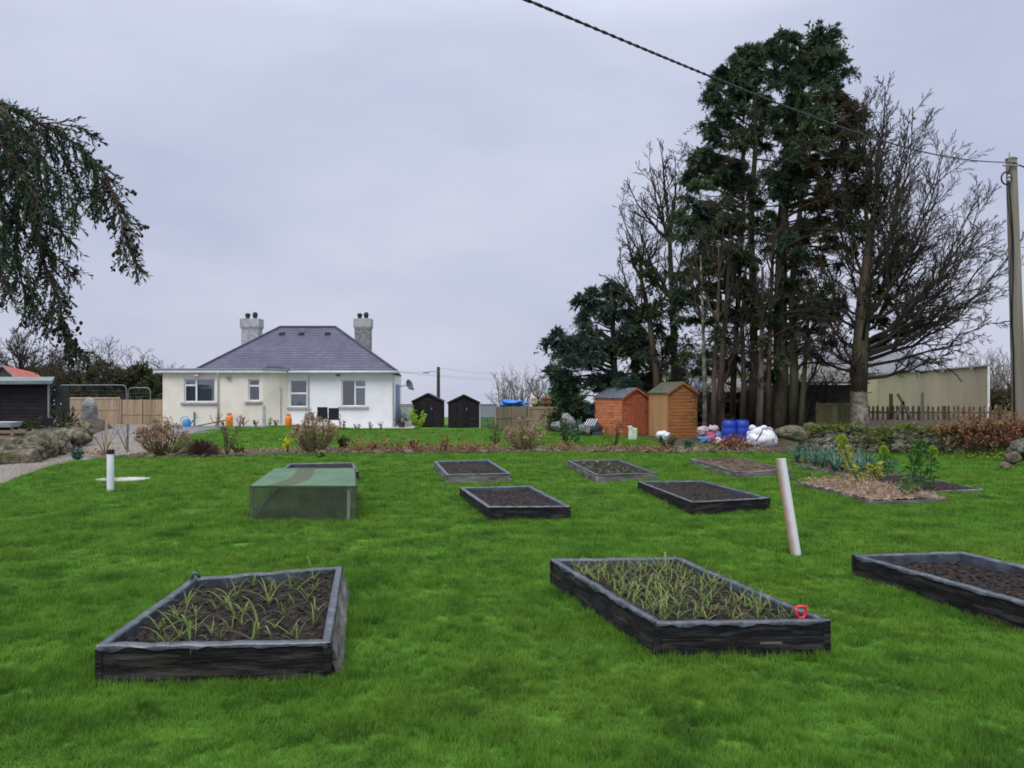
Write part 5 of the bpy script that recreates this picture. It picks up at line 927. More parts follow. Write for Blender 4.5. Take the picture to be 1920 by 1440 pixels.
# ------------------------------------------------------------------ clutter by the timber sheds
for k, (px, lbl) in enumerate([(1367, 'left one of the two blue plastic barrels'), (1391, 'right one of the two blue plastic barrels, partly behind the white sack')]):
    Y = 25.5; x = gx(px, Y); r = thing('barrel', lbl, 'barrel', (x, Y, g(x, Y)+.02), 0, 'blue barrels'); b = MB(); b.lathe([(.20, 0), (.225, .03), (.235, .2), (.225, .22), (.235, .25), (.235, .45), (.225, .47), (.235, .5), (.225, .68), (.19, .72)], 22); b.build('body', M['blue'], r, smooth=True); b = MB(); b.lathe([(.2, .72), (.2, .74)], 20); b.build('lid', M['blue'], r)
x, Y = gx(1428, 23.8), 23.8; r = thing('bulk_bag', 'slumped white woven bulk bag tied with black straps', 'bag', (x, Y, g(x, Y))); me = blob((1, 1, 1), 4, 4, .16, 1.6)
for v in me.vertices: q = v.co; zz = max(-.62, q.z); v.co = Vector((q.x*.46*(1+.12*(zz < -.2)), q.y*.40, (zz+.62)*.38 + (.07*max(0, -q.x-.5) if q.z > .2 else 0)))
me.materials.append(M['bag']); me.polygons.foreach_set('use_smooth', [True]*len(me.polygons)); link('sack', me, r)
for pts in ([(.02, -.14, .62), (-.10, -.33, .47), (-.3, -.40, .2)], [(.02, -.14, .62), (.14, -.36, .40), (.26, -.42, .15)], [(-.02, -.12, .62), (.2, -.2, .56), (.42, -.24, .42)]): b = MB(); b.tube(pts, .014, 5); b.build('strap', M['strap'], r)
blob_obj('gather', M['bag'], (-.30, -.05, .56), (.12, .12, .12), r, seed=6); blob_obj('knot', M['bag'], (.03, -.12, .60), (.10, .08, .07), r, seed=8)
for k, (px, py, Y, s, m, lbl) in enumerate([(1318, 808, 26, .2, 'pinkbag', 'pale pinkish rubbish bag against the tan shed'), (1337, 805, 26.2, .2, 'pinkbag', 'pinkish crumpled bag at the top of the rubbish pile'), (1333, 818, 25.6, .19, 'magenta', 'magenta bag in the middle of the rubbish pile'), (1320, 827, 25.3, .18, 'bluebag', 'blue bag at the bottom left of the rubbish pile'),
        (1331, 829, 25.1, .13, 'greybag', 'small dark bag at the front of the rubbish pile'), (1348, 816, 25.8, .15, 'bluebag', 'teal blue bag beside the blue barrels'), (1346, 825, 25.2, .13, 'bag', 'small white bag in front of the rubbish pile'), (1310, 818, 26, .12, 'greybag', 'dark bag tucked at the tan shed corner')]):
    x = gx(px, Y); o = blob_obj('rubbish_bag', M[m], (x, Y, max(g(x, Y)+s*.6, gz(py, Y)-.02)), (s, s*.8, s*.85), seed=20+k, sub=3, amp=.5, fr=1.8); tag(o, lbl, 'bag', 'bags piled beside the tan shed')
Y = 27.2; x = gx(1186, Y); r = thing('compost_bag', 'tall pale green and white patterned bag standing by the red brown shed', 'bag', on(x, Y)); b = MB(); b.quadbox([(-.15, -.1, 0), (.14, -.1, 0), (.14, .1, 0), (-.15, .1, 0)], [(-.14, -.06, .46), (.17, -.06, .42), (.17, .06, .42), (-.14, .06, .46)]); b.build('bag', M['palegreen'], r, bevel=.03); blob_obj('bag_top', M['palegreen'], (-.08, 0, .46), (.10, .06, .05), r, seed=5)
Y = 26.6; x = gx(1243, Y); o = blob_obj('white_bag', M['bag'], (x, Y, .19), (.22, .16, .17), seed=31, sub=3, amp=.4); tag(o, 'small white plastic bag slumped at the foot of the tan shed door', 'bag')
# covered mower left of the red shed
Y = 30.2; x = gx(1108, Y); r = thing('covered_mower', 'dark covered machine with a glinting striped panel left of the red brown shed', 'machine', on(x, Y)); blob_obj('cover', M['greybag'], (0, 0, .28), (.42, .4, .34), r, seed=9, sub=3, amp=.3)
for k in range(5): b = MB(); b.tube([(-.30+.09*k, -.40, .40), (-.14+.09*k, -.30, .66)], .018, 5); b.build('bar', M['pipewhite'], r)
b = MB(); b.box(.0, .42, -.5, .3, .0, .16); b.build('deck', M['felt'], r, bevel=.02)
# ------------------------------------------------------------------ utility poles and cables
Yp = 20.0; xb, xt = gx(1914, Yp), gx(1896, Yp); zb, ztp = g(xb, Yp)-.2, gz(298, Yp); r = thing('utility_pole', 'tall weathered wooden utility pole at the right edge', 'utility pole', (xb, Yp, zb)); H_ = ztp-zb
b = MB(); b.tube([(0, 0, 0), ((xt-xb)*.5, 0, H_*.5), (xt-xb, 0, H_)], [.168, .148, .125], 22); b.build('pole', M['pole'], r, smooth=True); es = r.children[0].modifiers.new('e', 'EDGE_SPLIT')
b = MB(); b.lathe([(.14, H_-.02), (.145, H_), (.06, H_+.05)], 18, (xt-xb, 0, 0)); b.build('pole_cap', M['pole'], r)
b = MB(); tx = xt-xb; b.tube([(tx-.15, -.16, H_-.16), (tx-.15, -.16, H_+.12)], .012, 6); b.tube([(tx+.1, -.17, H_-.22), (tx-.32, -.17, H_-.22)], .022, 6); b.build('bracket', M['galv'], r)
b = MB(); L_ = [(tx-.12, -.17, H_-.25)]+[(tx-.24+.13*math.cos(a), -.18, H_-.55+.16*math.sin(a)) for a in axis(1.2, 7.2, 14)]+[(tx-.16, -.18, H_-.9)]+[(tx*(1-u)-.17+.05*math.sin(u*9), -.19, (H_-.9)*(1-u)) for u in axis(.05, .6, 12)]+[(tx*.25-.19, -.1, H_*.3), (-.19, -.05, .3)]
b.tube(L_, .022, 6); b.build('down_cable', M['cable'], r, smooth=True); b = MB(); b.tube([(p[0]-.05-.02*math.sin(k), p[1], p[2]) for k, p in enumerate(L_[15:-2])], .012, 5); b.build('thin_down_cable', M['cable'], r, smooth=True)
b = MB(); b.lathe([(.04, 0), (.055, .05), (.04, .10), (.055, .15), (.03, .2)], 12, (tx-.18, -.18, H_-.66)); b.build('insulator', M['galv'], r)
P0, P1 = Vector((gx(992, 5.5), 5.5, gz(2, 5.5))), Vector((xt-.03, Yp-.15, ztp-.14)); Pm = P0 + (P0-P1)*.35
def cpt(t): p = Pm.lerp(P1, t); p.z -= .34*math.sin(math.pi*min(1, max(0, (t-.26)/.74))) if t > .26 else 0; return p
b = MB(); n = 420; tw = []
for s in (0, 1):
    pts = []
    for k in range(n+1): t = k/n; p = cpt(t); a = t*(P1-Pm).length*2*math.pi/.24+s*math.pi; pts.append(p+Vector((0, math.cos(a)*.0075, math.sin(a)*.0075)))
    b.tube(pts, .0075, 5)
Q = Vector((xt+.14, Yp-.05, ztp-.16)); b.tube([P1, Q, Q+Vector((3, 1.2, -.55)), Q+Vector((8, 3.5, -1.1))], .02, 6); o = b.build('overhead_cable', M['cable'], smooth=True); tag(o, 'black twisted overhead cable running to the utility pole', 'cable')
Y = 50; x = gx(822, Y); r = thing('utility_pole', 'distant utility pole with a street lamp arm above the black sheds', 'utility pole', (x, Y, 0)); b = MB(); b.tube([(0, 0, -1), (0, 0, gz(688, Y))], [.13, .10], 10); b.build('pole', M['felt'], r)
b = MB(); b.tube([(0, -.1, gz(697, Y)), (-.6, -.12, gz(696.5, Y))], .025, 6); b.build('lamp_arm', M['galv'], r); b = MB(); b.lathe([(.05, 0), (.10, .1), (.10, .4), (.05, .55)], 10); b.v = [(-1.0+v[2]*.8, -.12+v[1], gz(698.5, Y)+v[0]*.5) for v in b.v]; b.build('street_lamp', M['galv'], r)
for k, (pa, pb_) in enumerate([((700, 692), (1010, 712)), ((822, 690), (1010, 703)), ((745, 697), (1000, 716)), ((822, 696), (700, 691))]):
    b = MB(); a_, c_ = Vector((gx(pa[0], 50), 50, gz(pa[1], 50))), Vector((gx(pb_[0], 54), 54, gz(pb_[1], 54))); b.tube([a_.lerp(c_, u)-Vector((0, 0, .15*math.sin(u*3.14))) for u in axis(0, 1, 8)], .009, 4); o = b.build('power_line', M['galv']); tag(o, 'thin distant power line crossing behind the black sheds', 'power line', 'distant power lines')

# ------------------------------------------------------------------ trees
def grow(b, p, d, L, r, lvl, rnd, up=.04, wob=.16, nch=(7, 6, 5, 4), ang=(28, 50), shr=.55, maxl=3, sides=(8, 6, 4, 3, 3), start=.25, rmin=.006, ends=None, seglen=5):
    n = max(2, seglen - lvl); pts = [p.copy()]; ds = [d.copy()]; rr = [r]; rend = max(rmin*.7, r*.32)
    for k in range(n): d = (d+Vector((rnd.gauss(0, wob), rnd.gauss(0, wob), rnd.gauss(0, wob)))*.6+Vector((0, 0, up))).normalized(); p = p+d*L/n; pts.append(p.copy()); ds.append(d.copy()); rr.append(r+(rend-r)*(k+1)/n)
    b.tube(pts, rr, sides[min(lvl, 4)], cap=False)
    if ends is not None: ends.append((pts[-1].copy(), d.copy(), lvl))
    if lvl >= maxl: return
    children(b, pts, ds, rr, L, lvl, rnd, up, wob, nch, ang, shr, maxl, sides, start, rmin, ends, seglen)
def children(b, pts, ds, rr, L, lvl, rnd, up, wob, nch, ang, shr, maxl, sides, start, rmin, ends, seglen):
    n = len(pts)-1; c = nch[min(lvl, len(nch)-1)]
    for k in range(c):
        t = start+(1-start)*(k+rnd.random())/c; t = min(.99, t); i = int(t*n); q = pts[i].lerp(pts[i+1], t*n-i); dd = ds[i+1]; a = R(rnd.uniform(*ang)); ax = dd.orthogonal().normalized(); ax.rotate(Matrix.Rotation(rnd.uniform(0, 6.28), 3, dd)); nd = dd.copy(); nd.rotate(Matrix.Rotation(a, 3, ax))
        grow(b, q, nd.normalized(), L*shr*(1.15-.5*t)*rnd.uniform(.75, 1.2), max(rmin, (rr[i])*.55), lvl+1, rnd, up, wob, nch, ang, shr, maxl, sides, start, rmin, ends, seglen)
def limb(b, p0, p1, r0, rnd, sag=.25, upend=.3, L2=None, **kw):
    """limb curved from p0 to p1 rising towards its tip, with twigs along"""
    v = p1-p0; L = v.length; mid = p0 + Vector((v.x*.6, v.y*.6, v.z*(.5-upend))); n = 8; pts = []
    for k in range(n+1): t = k/n; p = p0*(1-t)**2+mid*2*t*(1-t)+p1*t*t; p += Vector((rnd.gauss(0, .02), rnd.gauss(0, .02), rnd.gauss(0, .02)))*L*.55*(0 < k < n); pts.append(p)
    ds = [(pts[min(k+1, n)]-pts[max(k-1, 0)]).normalized() for k in range(n+1)]; rr = [r0*.9*(1-t)**1.25+.014 for t in axis(0, 1, n)]; b.tube(pts, rr, 6, cap=False)
    k_ = dict(lvl=0, up=.05, wob=.15, nch=(9, 6, 5), ang=(24, 52), shr=.42, maxl=3, sides=(6, 5, 4, 3, 3), start=.22, rmin=.011, ends=None, seglen=5); k_.update(kw); children(b, pts, ds, rr, L2 or L, rnd=rnd, **k_); return pts
def sprays(name, clumps, m, parent, off, seed, nT=26, nL=26, L=.2, Wd=.07, droop=.55, flat=.55, updir=.25):
    r_ = np.random.default_rng(seed); C = np.array([c[:3] for c in clumps]); Rr = np.array([c[3] for c in clumps]); n = len(C); C = np.repeat(C, nT, 0); Rr = np.repeat(Rr, nT); d = r_.normal(size=(n*nT, 3)); d[:, 2] = d[:, 2]*flat+updir; d /= np.linalg.norm(d, axis=1, keepdims=True); Rr = Rr*r_.uniform(.5, 1.15, len(Rr))*np.where(r_.random(len(Rr)) < .14, 1.7, 1)
    t = r_.uniform(.12, 1, (len(C), nL)); P = C[:, None]+d[:, None]*(Rr[:, None]*t)[..., None]; P[..., 2] -= droop*Rr[:, None]*t*t; P += r_.normal(size=P.shape)*.05*np.minimum(1, Rr)[:, None, None]
    D = d[:, None]*.9+r_.normal(size=P.shape)*.55; D[..., 2] -= droop*t*1.2; V, Fc = leafquads(P.reshape(-1, 3)-np.array(off), D.reshape(-1, 3), L*r_.uniform(.5, 1.4, P.shape[0]*nL), Wd*r_.uniform(.6, 1.3, P.shape[0]*nL), r_)
    return link(name, mesh_np(name, V, Fc, M[m]), parent, kind='stuff')
def trunkpts(pxys, Y, rnd=None): return [Vector((gx(px, Y), Y+(rnd.gauss(0, .1) if rnd else 0), gz(py, Y))) for px, py in pxys]
def edge(tab, y): return interp([(b_, a) for a, b_ in tab], y)
# the two tall cypresses
LE = [(1395, 80), (1345, 130), (1325, 180), (1300, 240), (1285, 300), (1268, 360), (1262, 440), (1262, 520), (1262, 600), (1270, 680)]
ME = [(1440, 80), (1442, 200), (1440, 330), (1425, 450), (1420, 700)]
RE = [(1560, 60), (1572, 100), (1598, 160), (1616, 230), (1622, 320), (1615, 420), (1590, 520), (1560, 700)]
def cypress(label, Y, trunks, le, re, y0, y1, bands, seed, extra=(), mf='conifer', dead=0, twigs=0):
    rnd = random.Random(seed); x, y = gx(trunks[0][0][0][0], Y), Y; r = thing('cypress_tree', label, 'tree', (x, Y, g(x, Y)-.1)); O_ = Vector(r.location); tp = []
    for pxs, r0, bm_ in trunks:
        pts = trunkpts(pxs, Y+rnd.uniform(-.4, .4), rnd); pts = [pts[0].lerp(pts[1], .0)]+pts[1:]; b = MB(O_); n = len(pts); b.tube(pts, [r0*(1-.8*(k/(n-1)))+.02 for k in range(n)], 12); b.build('trunk', M[bm_], r, smooth=True); tp.append(pts)
    cl = {mf: [], 'deadfol': []}; lb_ = MB(O_)
    for (ya, yb, n_, ra, rb_) in bands:
        for k in range(n_):
            py = rnd.uniform(ya, yb); l_, r__ = edge(le, py), edge(re, py); rp = rnd.uniform(ra, rb_); px = rnd.uniform(l_+rp*.35, r__-rp*.35); half = (r__-l_)/2*Y/F; cx = (px-(l_+r__)/2)*Y/F; dep = math.sqrt(max(.1, half*half-cx*cx)); yy = Y+rnd.uniform(-1, 1)*dep*.8; c = Vector((gx(px, Y), yy, gz(py, Y))); rad = rp*Y/F
            key = 'deadfol' if (dead and rnd.random() < dead*sm(110, 300, py)*sm(l_+(r__-l_)*.2, l_+(r__-l_)*.75, px)*1.3) else mf; cl[key].append((c.x, c.y, c.z, rad))
            pts = min(tp, key=lambda q: min(abs(a_.x-c.x) for a_ in q)); z_ = c.z-rnd.uniform(-.1, .7); j = min(range(len(pts)), key=lambda i: abs(pts[i].z-z_)); s = Vector((pts[j].x, pts[j].y, z_)); s = s if pts[j].z < z_+3 else pts[j]
            lb_.tube([s, s.lerp(c, .5)+Vector((0, 0, .12)), c], [.05, .035, .015], 4, False)
            for q in range(3): e_ = c+Vector((rnd.gauss(0, .5), rnd.gauss(0, .5), rnd.gauss(-.1, .3)))*rad; lb_.tube([s.lerp(c, .7), e_], [.018, .006], 3, False)
    lb_.build('branches', M['bark'], r, kind='stuff')
    if twigs:
        tb = MB(O_)
        for k in range(twigs):
            pts = rnd.choice(tp); j = rnd.randrange(1, len(pts)-1); s = pts[j].lerp(pts[j+1], rnd.random()); a = rnd.uniform(0, 6.28); l = rnd.uniform(1.0, 2.5)
            if s.z < 2.2 or s.z > gz(230, Y): continue
            grow(tb, s, Vector((math.cos(a), math.sin(a)*.8, rnd.uniform(-.1, .5))).normalized(), l, .035, 0, rnd, up=.02, wob=.22, nch=(9, 6, 4), ang=(20, 48), shr=.42, maxl=3, rmin=.008, sides=(5, 3, 3, 3, 3))
        tb.build('bare_twigs', M['twig'], r, kind='stuff')
    for k, v in cl.items():
        if v: sprays('foliage' if k == mf else 'browning_foliage', v, k, r, O_, seed, nT=26 if k == mf else 18, nL=38, L=.125, Wd=.034, droop=.45, flat=.5, updir=.2)
    for (pts, r0) in extra: b = MB(O_); q = trunkpts(pts, Y-1, rnd); b.tube(q, [r0*(1-.6*k/(len(q)-1)) for k in range(len(q))], 8); b.build('stem', M['redbark'], r, smooth=True)
    return r, tp
T1 = cypress('tall green cypress forming the left of the two tallest tree tops', 28.5, [([(1407, 820), (1412, 700), (1412, 560), (1410, 420), (1415, 260), (1412, 100)], .16, 'bark'), ([(1372, 822), (1376, 700), (1386, 540), (1392, 400), (1395, 240)], .11, 'redbark')], LE, ME, 80, 700,
   [(84, 170, 28, 10, 22), (150, 300, 46, 10, 24), (290, 430, 54, 10, 26), (400, 560, 44, 10, 24), (540, 700, 30, 8, 17)], 1, twigs=42)
T2 = cypress('tallest cypress with browning right side and thick twin trunks', 27.0, [([(1462, 830), (1464, 700), (1466, 560), (1470, 400), (1485, 240), (1515, 90), (1535, 62)], .27, 'bark'), ([(1488, 830), (1488, 700), (1484, 540), (1500, 380), (1506, 240)], .16, 'bark'), ([(1446, 828), (1440, 720), (1444, 560), (1450, 420)], .10, 'redbark')], ME, RE, 60, 720,
   [(62, 130, 28, 10, 20), (110, 220, 52, 10, 24), (200, 330, 62, 10, 26), (310, 450, 56, 9, 22), (430, 600, 44, 8, 18), (590, 720, 14, 8, 15)], 2, dead=.9, twigs=60)
lc = [(gx(px, 27), 27+dy, gz(py, 27), .5) for px, py, dy in [(1535, 68, 0), (1548, 62, .1), (1530, 85, .2), (1556, 100, 0), (1575, 108, .3)]]; sprays('foliage', lc, 'conifer', T2[0], T2[0].location, 9, nT=20, nL=22, updir=.5)
# low dark cypress
LE3 = [(1145, 525), (1100, 570), (1062, 620), (1040, 660), (1030, 700), (1050, 760), (1060, 790)]; RE3 = [(1150, 525), (1180, 570), (1215, 620), (1240, 680), (1240, 790)]
T3 = cypress('low dark blue green cypress left of the timber sheds', 32.5, [([(1152, 795), (1152, 700), (1148, 600), (1145, 535)], .16, 'bark'), ([(1195, 795), (1190, 700), (1180, 620)], .12, 'bark')], LE3, RE3, 525, 790,
   [(530, 590, 18, 10, 20), (580, 660, 38, 11, 24), (640, 730, 50, 12, 26), (700, 780, 44, 11, 22)], 3, mf='conblue')
for k, (px, py) in enumerate([(1035, 625), (1030, 700), (1048, 660)]): pass
lc = [(gx(px, 32), 32, gz(py, 32), .42) for px, py in [(1045, 622), (1030, 640), (1060, 640), (1036, 694), (1050, 700), (1062, 716), (1090, 560), (1110, 550)]]; sprays('foliage', lc, 'conblue', T3[0], T3[0].location, 10, nT=24, nL=22, updir=.1)
# big bare tree with ivy
Y = 26.0; rnd = random.Random(11); x = gx(1612, Y); r = thing('bare_tree', 'big leafless spreading tree with a pale lichened trunk foot', 'tree', (x, Y, g(x, Y)-.1)); O_ = Vector(r.location)
tr_ = trunkpts([(1613, 835), (1612, 790), (1610, 735), (1611, 690), (1614, 640), (1618, 560), (1628, 470), (1642, 380), (1650, 260)], Y)
b = MB(O_); b.tube(tr_[:3]+[tr_[2].lerp(tr_[3], .1)], [.34, .29, .265, .262], 16); b.build('trunk_foot', M['lichen'], r, smooth=True, label='pale lichen covered lower trunk')
b = MB(O_); b.tube(tr_[2:], [.27, .28, .25, .19, .14, .09, .04], 12); 
b.build('trunk', M['bark'], r, smooth=True)
TG = [(1625, 150, 380, .06, .3), (1652, 138, 330, .06, -.3), (1675, 185, 340, .06, .4), (1602, 180, 400, .06, -.5), (1700, 205, 420, .07, -.2), (1580, 250, 450, .06, .5), (1492, 555, 690, .09, -1), (1510, 470, 660, .09, .6), (1532, 620, 700, .08, -1.6), (1545, 400, 620, .09, .8), (1560, 320, 580, .09, -.6), (1590, 235, 520, .09, .5), (1620, 165, 470, .09, 0), (1660, 175, 480, .10, .8), (1690, 190, 540, .11, -.8), (1728, 240, 560, .10, .6), (1760, 265, 600, .13, -.4), (1790, 320, 610, .13, .8),
      (1822, 375, 640, .14, -.6), (1848, 430, 650, .14, .4), (1868, 480, 665, .13, -.9), (1880, 530, 680, .12, .7), (1855, 600, 690, .09, -.3), (1700, 300, 600, .10, -2.2), (1750, 400, 650, .12, -2.4), (1800, 480, 670, .12, -2.0), (1640, 300, 560, .09, -2.2), (1580, 480, 640, .08, -2.2), (1720, 500, 660, .10, -2.6), (1768, 662, 712, .11, -.6), (1680, 400, 600, .1, 2.4), (1760, 440, 630, .1, 2.6), (1820, 530, 660, .1, 2.2), (1560, 440, 620, .08, 2.4), (1745, 330, 600, .1, 1.8), (1835, 460, 660, .1, 1.6), (1500, 630, 700, .07, .8), (1690, 260, 400, .08, .3), (1715, 320, 450, .08, .9), (1600, 215, 380, .07, -.4), (1740, 420, 520, .08, -.9), (1775, 380, 560, .09, 1.1), (1805, 440, 600, .09, -1.3), (1570, 380, 520, .07, .2), (1530, 500, 600, .07, -.5), (1660, 220, 360, .07, .5), (1825, 570, 640, .09, 1.0)]
lm = MB(O_)
for px, py, ys_, r0, dy in TG:
    px = 1640+(px-1640)*.97; py = 640+(py-640)*.94; r0 *= .60
    p1 = Vector((gx(px, Y), Y+dy, gz(py, Y))); z0 = gz(ys_, Y); i = min(range(len(tr_)), key=lambda k: abs(tr_[k].z-z0)); p0 = Vector((tr_[i].x, tr_[i].y, z0)); limb(lm, p0, p1, r0, rnd, upend=.30, up=.03, nch=(17, 9, 7), shr=.32, rmin=.0066, ang=(18, 46), wob=.24, L2=(p1-p0).length*.92)
lm.build('branches', M['twig'], r, kind='stuff')
iv = [(gx(px, Y), Y+rnd.uniform(-.5, .5), gz(py, Y), rp*Y/F) for px, py, rp in [(1612, 690, 22), (1618, 650, 24), (1616, 610, 26), (1622, 570, 26), (1628, 530, 24), (1650, 540, 24), (1660, 510, 26), (1672, 480, 24), (1680, 455, 20), (1650, 480, 20), (1660, 560, 22), (1640, 600, 24), (1630, 440, 22), (1640, 400, 20), (1645, 360, 18), (1600, 380, 22), (1590, 420, 24), (1600, 340, 26), (1585, 300, 24), (1610, 290, 22), (1550, 540, 18), (1545, 590, 16), (1700, 620, 14), (1665, 600, 16), (1520, 560, 20), (1600, 470, 16)]]
sprays('ivy', iv, 'ivy', r, O_, 12, nT=20, nL=20, L=.11, Wd=.065, droop=.3, flat=1, updir=0)
# left bare trees with ivy, thin trunks
def baretree(label, Y, px, pyb, pts, targets, seed, m='twig', bark='bark', r0=.16, nch=(10, 6, 5), shr=.38, ivy=(), rmin=.010, sp=26, up=.07, name='bare_tree', group=None, z=None):
    rnd = random.Random(seed); x = gx(px, Y); r = thing(name, label, 'tree', (x, Y, (g(x, Y) if z is None else z)-.1), 0, group); O_ = Vector(r.location); tr_ = [Vector((x, Y, O_.z))]+trunkpts(pts, Y, rnd); n = len(tr_); b = MB(O_); b.tube(tr_, [r0*(1-.75*k/(n-1)) for k in range(n)], 9); b.build('trunk', M[bark], r, smooth=True); b = MB(O_)
    for tx, ty, ys_, dy in targets:
        z0 = gz(ys_, Y); i = min(range(n), key=lambda k: abs(tr_[k].z-z0)); limb(b, tr_[i], Vector((gx(tx, Y), Y+dy, gz(ty, Y))), r0*.42, rnd, upend=.2, nch=nch, shr=shr, rmin=rmin, up=up)
    b.build('branches', M[m], r, kind='stuff')
    if ivy: sprays('ivy', [(gx(a, Y), Y+rnd.uniform(-.6, .6), gz(c, Y), s*Y/F) for a, c, s in ivy], 'ivy', r, O_, seed, nT=20, nL=24, L=.11, Wd=.055, droop=.5, flat=.8, updir=0)
    return r
def iv(n, x0, x1, y0, y1, s0, s1, seed): rr = random.Random(seed); return [(rr.uniform(x0, x1), rr.uniform(y0, y1), rr.uniform(s0, s1)) for _ in range(n)]
baretree('slender bare tree rising left of the tall cypresses', 33, 1268, 800, [(1266, 700), (1262, 560), (1255, 450), (1250, 380)], [(1222, 300, 420, .5), (1240, 285, 400, 0), (1262, 300, 420, -.5), (1225, 340, 480, -.7), (1165, 385, 520, .6), (1190, 420, 560, -.6), (1275, 330, 480, .6), (1290, 400, 520, .3), (1180, 350, 500, 0), (1205, 450, 590, .9), (1290, 480, 600, -.8)], 21, r0=.2, ivy=iv(20, 1215, 1300, 520, 740, 14, 26, 1))
baretree('ivy covered multi stemmed tree behind the dark cypress', 31.5, 1235, 800, [(1230, 700), (1218, 600), (1205, 520), (1200, 460)], [(1160, 480, 600, .4), (1150, 530, 640, -.4), (1175, 430, 560, .3), (1205, 400, 520, -.3), (1240, 430, 560, .5), (1185, 560, 660, .8), (1140, 590, 680, .2), (1250, 500, 620, -.6), (1280, 560, 660, .2), (1270, 640, 720, .5)], 22, r0=.18, ivy=iv(26, 1165, 1265, 450, 690, 12, 24, 2))
for k, (px, pts, r0, tg, lbl, bk_) in enumerate([
    (1338, [(1338, 700), (1345, 600), (1350, 520), (1348, 450)], .10, [(1320, 430, 560, .3), (1370, 450, 560, -.3), (1305, 470, 600, .3), (1380, 500, 620, .2), (1350, 400, 560, -.5)], 'thin leaning trunk just right of the tan shed', 'redbark'),
    (1322, [(1322, 720), (1318, 600), (1312, 480)], .10, [(1290, 470, 600, .2), (1335, 440, 580, -.2), (1300, 560, 660, .4)], 'narrow pale stem beside the open store', 'lichen'),
    (1352, [(1352, 720), (1360, 600), (1368, 470)], .17, [(1345, 440, 560, .3), (1385, 460, 600, .3), (1330, 560, 650, -.3), (1395, 580, 680, -.5)], 'brown trunk directly behind the rubbish pile', 'redbark'),
    (1392, [(1393, 720), (1390, 600), (1400, 480)], .13, [(1370, 480, 600, -.5), (1420, 500, 620, .3), (1360, 590, 680, .3)], 'thin trunk above the gap between the two barrels', 'redbark'),
    (1422, [(1424, 740), (1428, 620), (1432, 500)], .15, [(1410, 480, 600, -.5), (1450, 520, 640, -.8), (1400, 600, 690, .2)], 'trunk directly behind the white bulk bag', 'redbark'),
    (1500, [(1502, 740), (1512, 640), (1518, 540)], .12, [(1540, 520, 650, -.5), (1500, 500, 620, -.8), (1560, 600, 690, .3), (1480, 600, 680, -.4)], 'dark slim trunk right of the twin trunked cypress', 'bark')]):
    baretree(lbl, 26.6+.35*(k % 4), px, 820, pts, tg, 30+k, r0=r0, bark=bk_, nch=(8, 5, 3), ivy=iv(4, px-22, px+25, 470, 640, 7, 13, 40+k))
# understorey twigs
for k, (px, Y, h_) in enumerate([(1330, 27, 1.6), (1405, 30, 2.2), (1510, 28.5, 1.8), (1552, 29, 1.8), (1300, 31, 2.4), (1285, 32, 2.8)]):
    x = gx(px, Y); r = thing('scrub_tree', 'tangled bare scrub among the tall tree trunks', 'tree', on(x, Y), 0, 'scrub among the tall trunks'); b = MB(); rnd = random.Random(60+k)
    for q in range(4): a = rnd.uniform(0, 6.28); grow(b, Vector((0, 0, 0)), Vector((math.cos(a)*.3, math.sin(a)*.3, 1)).normalized(), h_, .045, 0, rnd, nch=(8, 5, 4), maxl=3, shr=.45, rmin=.008)
    b.build('stems', M['twig'], r, kind='stuff')
# distant small trees
for k, (px, pyt, pyb, Y, w_, m, lbl) in enumerate([(945, 712, 760, 58, 16, 'paletwig', 'left distant bare tree above the timber fence'), (978, 704, 762, 60, 26, 'paletwig', 'middle distant bare tree above the timber fence'), (1008, 716, 762, 62, 18, 'paletwig', 'right distant bare tree above the timber fence'), (40, 610, 725, 56, 62, 'twig', 'wide leafless tree behind the red roofed barn'), (-30, 640, 735, 54, 50, 'twig', 'leafless tree at the far left edge'), (105, 660, 735, 58, 36, 'twig', 'small leafless tree behind the bare wide one'),
        (1868, 655, 765, 50, 20, 'paletwig', 'faint bare tree between the cream building and the utility pole'), (1890, 670, 765, 52, 22, 'paletwig', 'faint bare tree behind the utility pole'), (1845, 668, 740, 54, 14, 'paletwig', 'small faint bare tree above the cream building'), (1800, 668, 730, 56, 22, 'paletwig', 'faint low bare tree behind the cream building roof')]):
    rnd = random.Random(70+k); x = gx(px, Y); hb_ = gz(pyt, Y)
    baretree(lbl, Y, px, 0, [(px+1, (pyt+740)/2+20), (px, (pyt+740)/2)], [(px+w_*math.cos(a)*(.7+.5*rnd.random()), pyt+(720-pyt)*.62-(720-pyt)*.62*math.sin(a)*(.6+.5*rnd.random()), 740 if w_ > 30 else 765, 2.0*math.cos(a*3)) for a in axis(.1, 3.04, 9)], 80+k, m=m, bark=m if m != 'twig' else 'bark', r0=.22 if w_ > 30 else .09, nch=(9, 5, 4) if w_ > 30 else (5, 4, 3), shr=.42, rmin=.014 if w_ > 30 else .010)
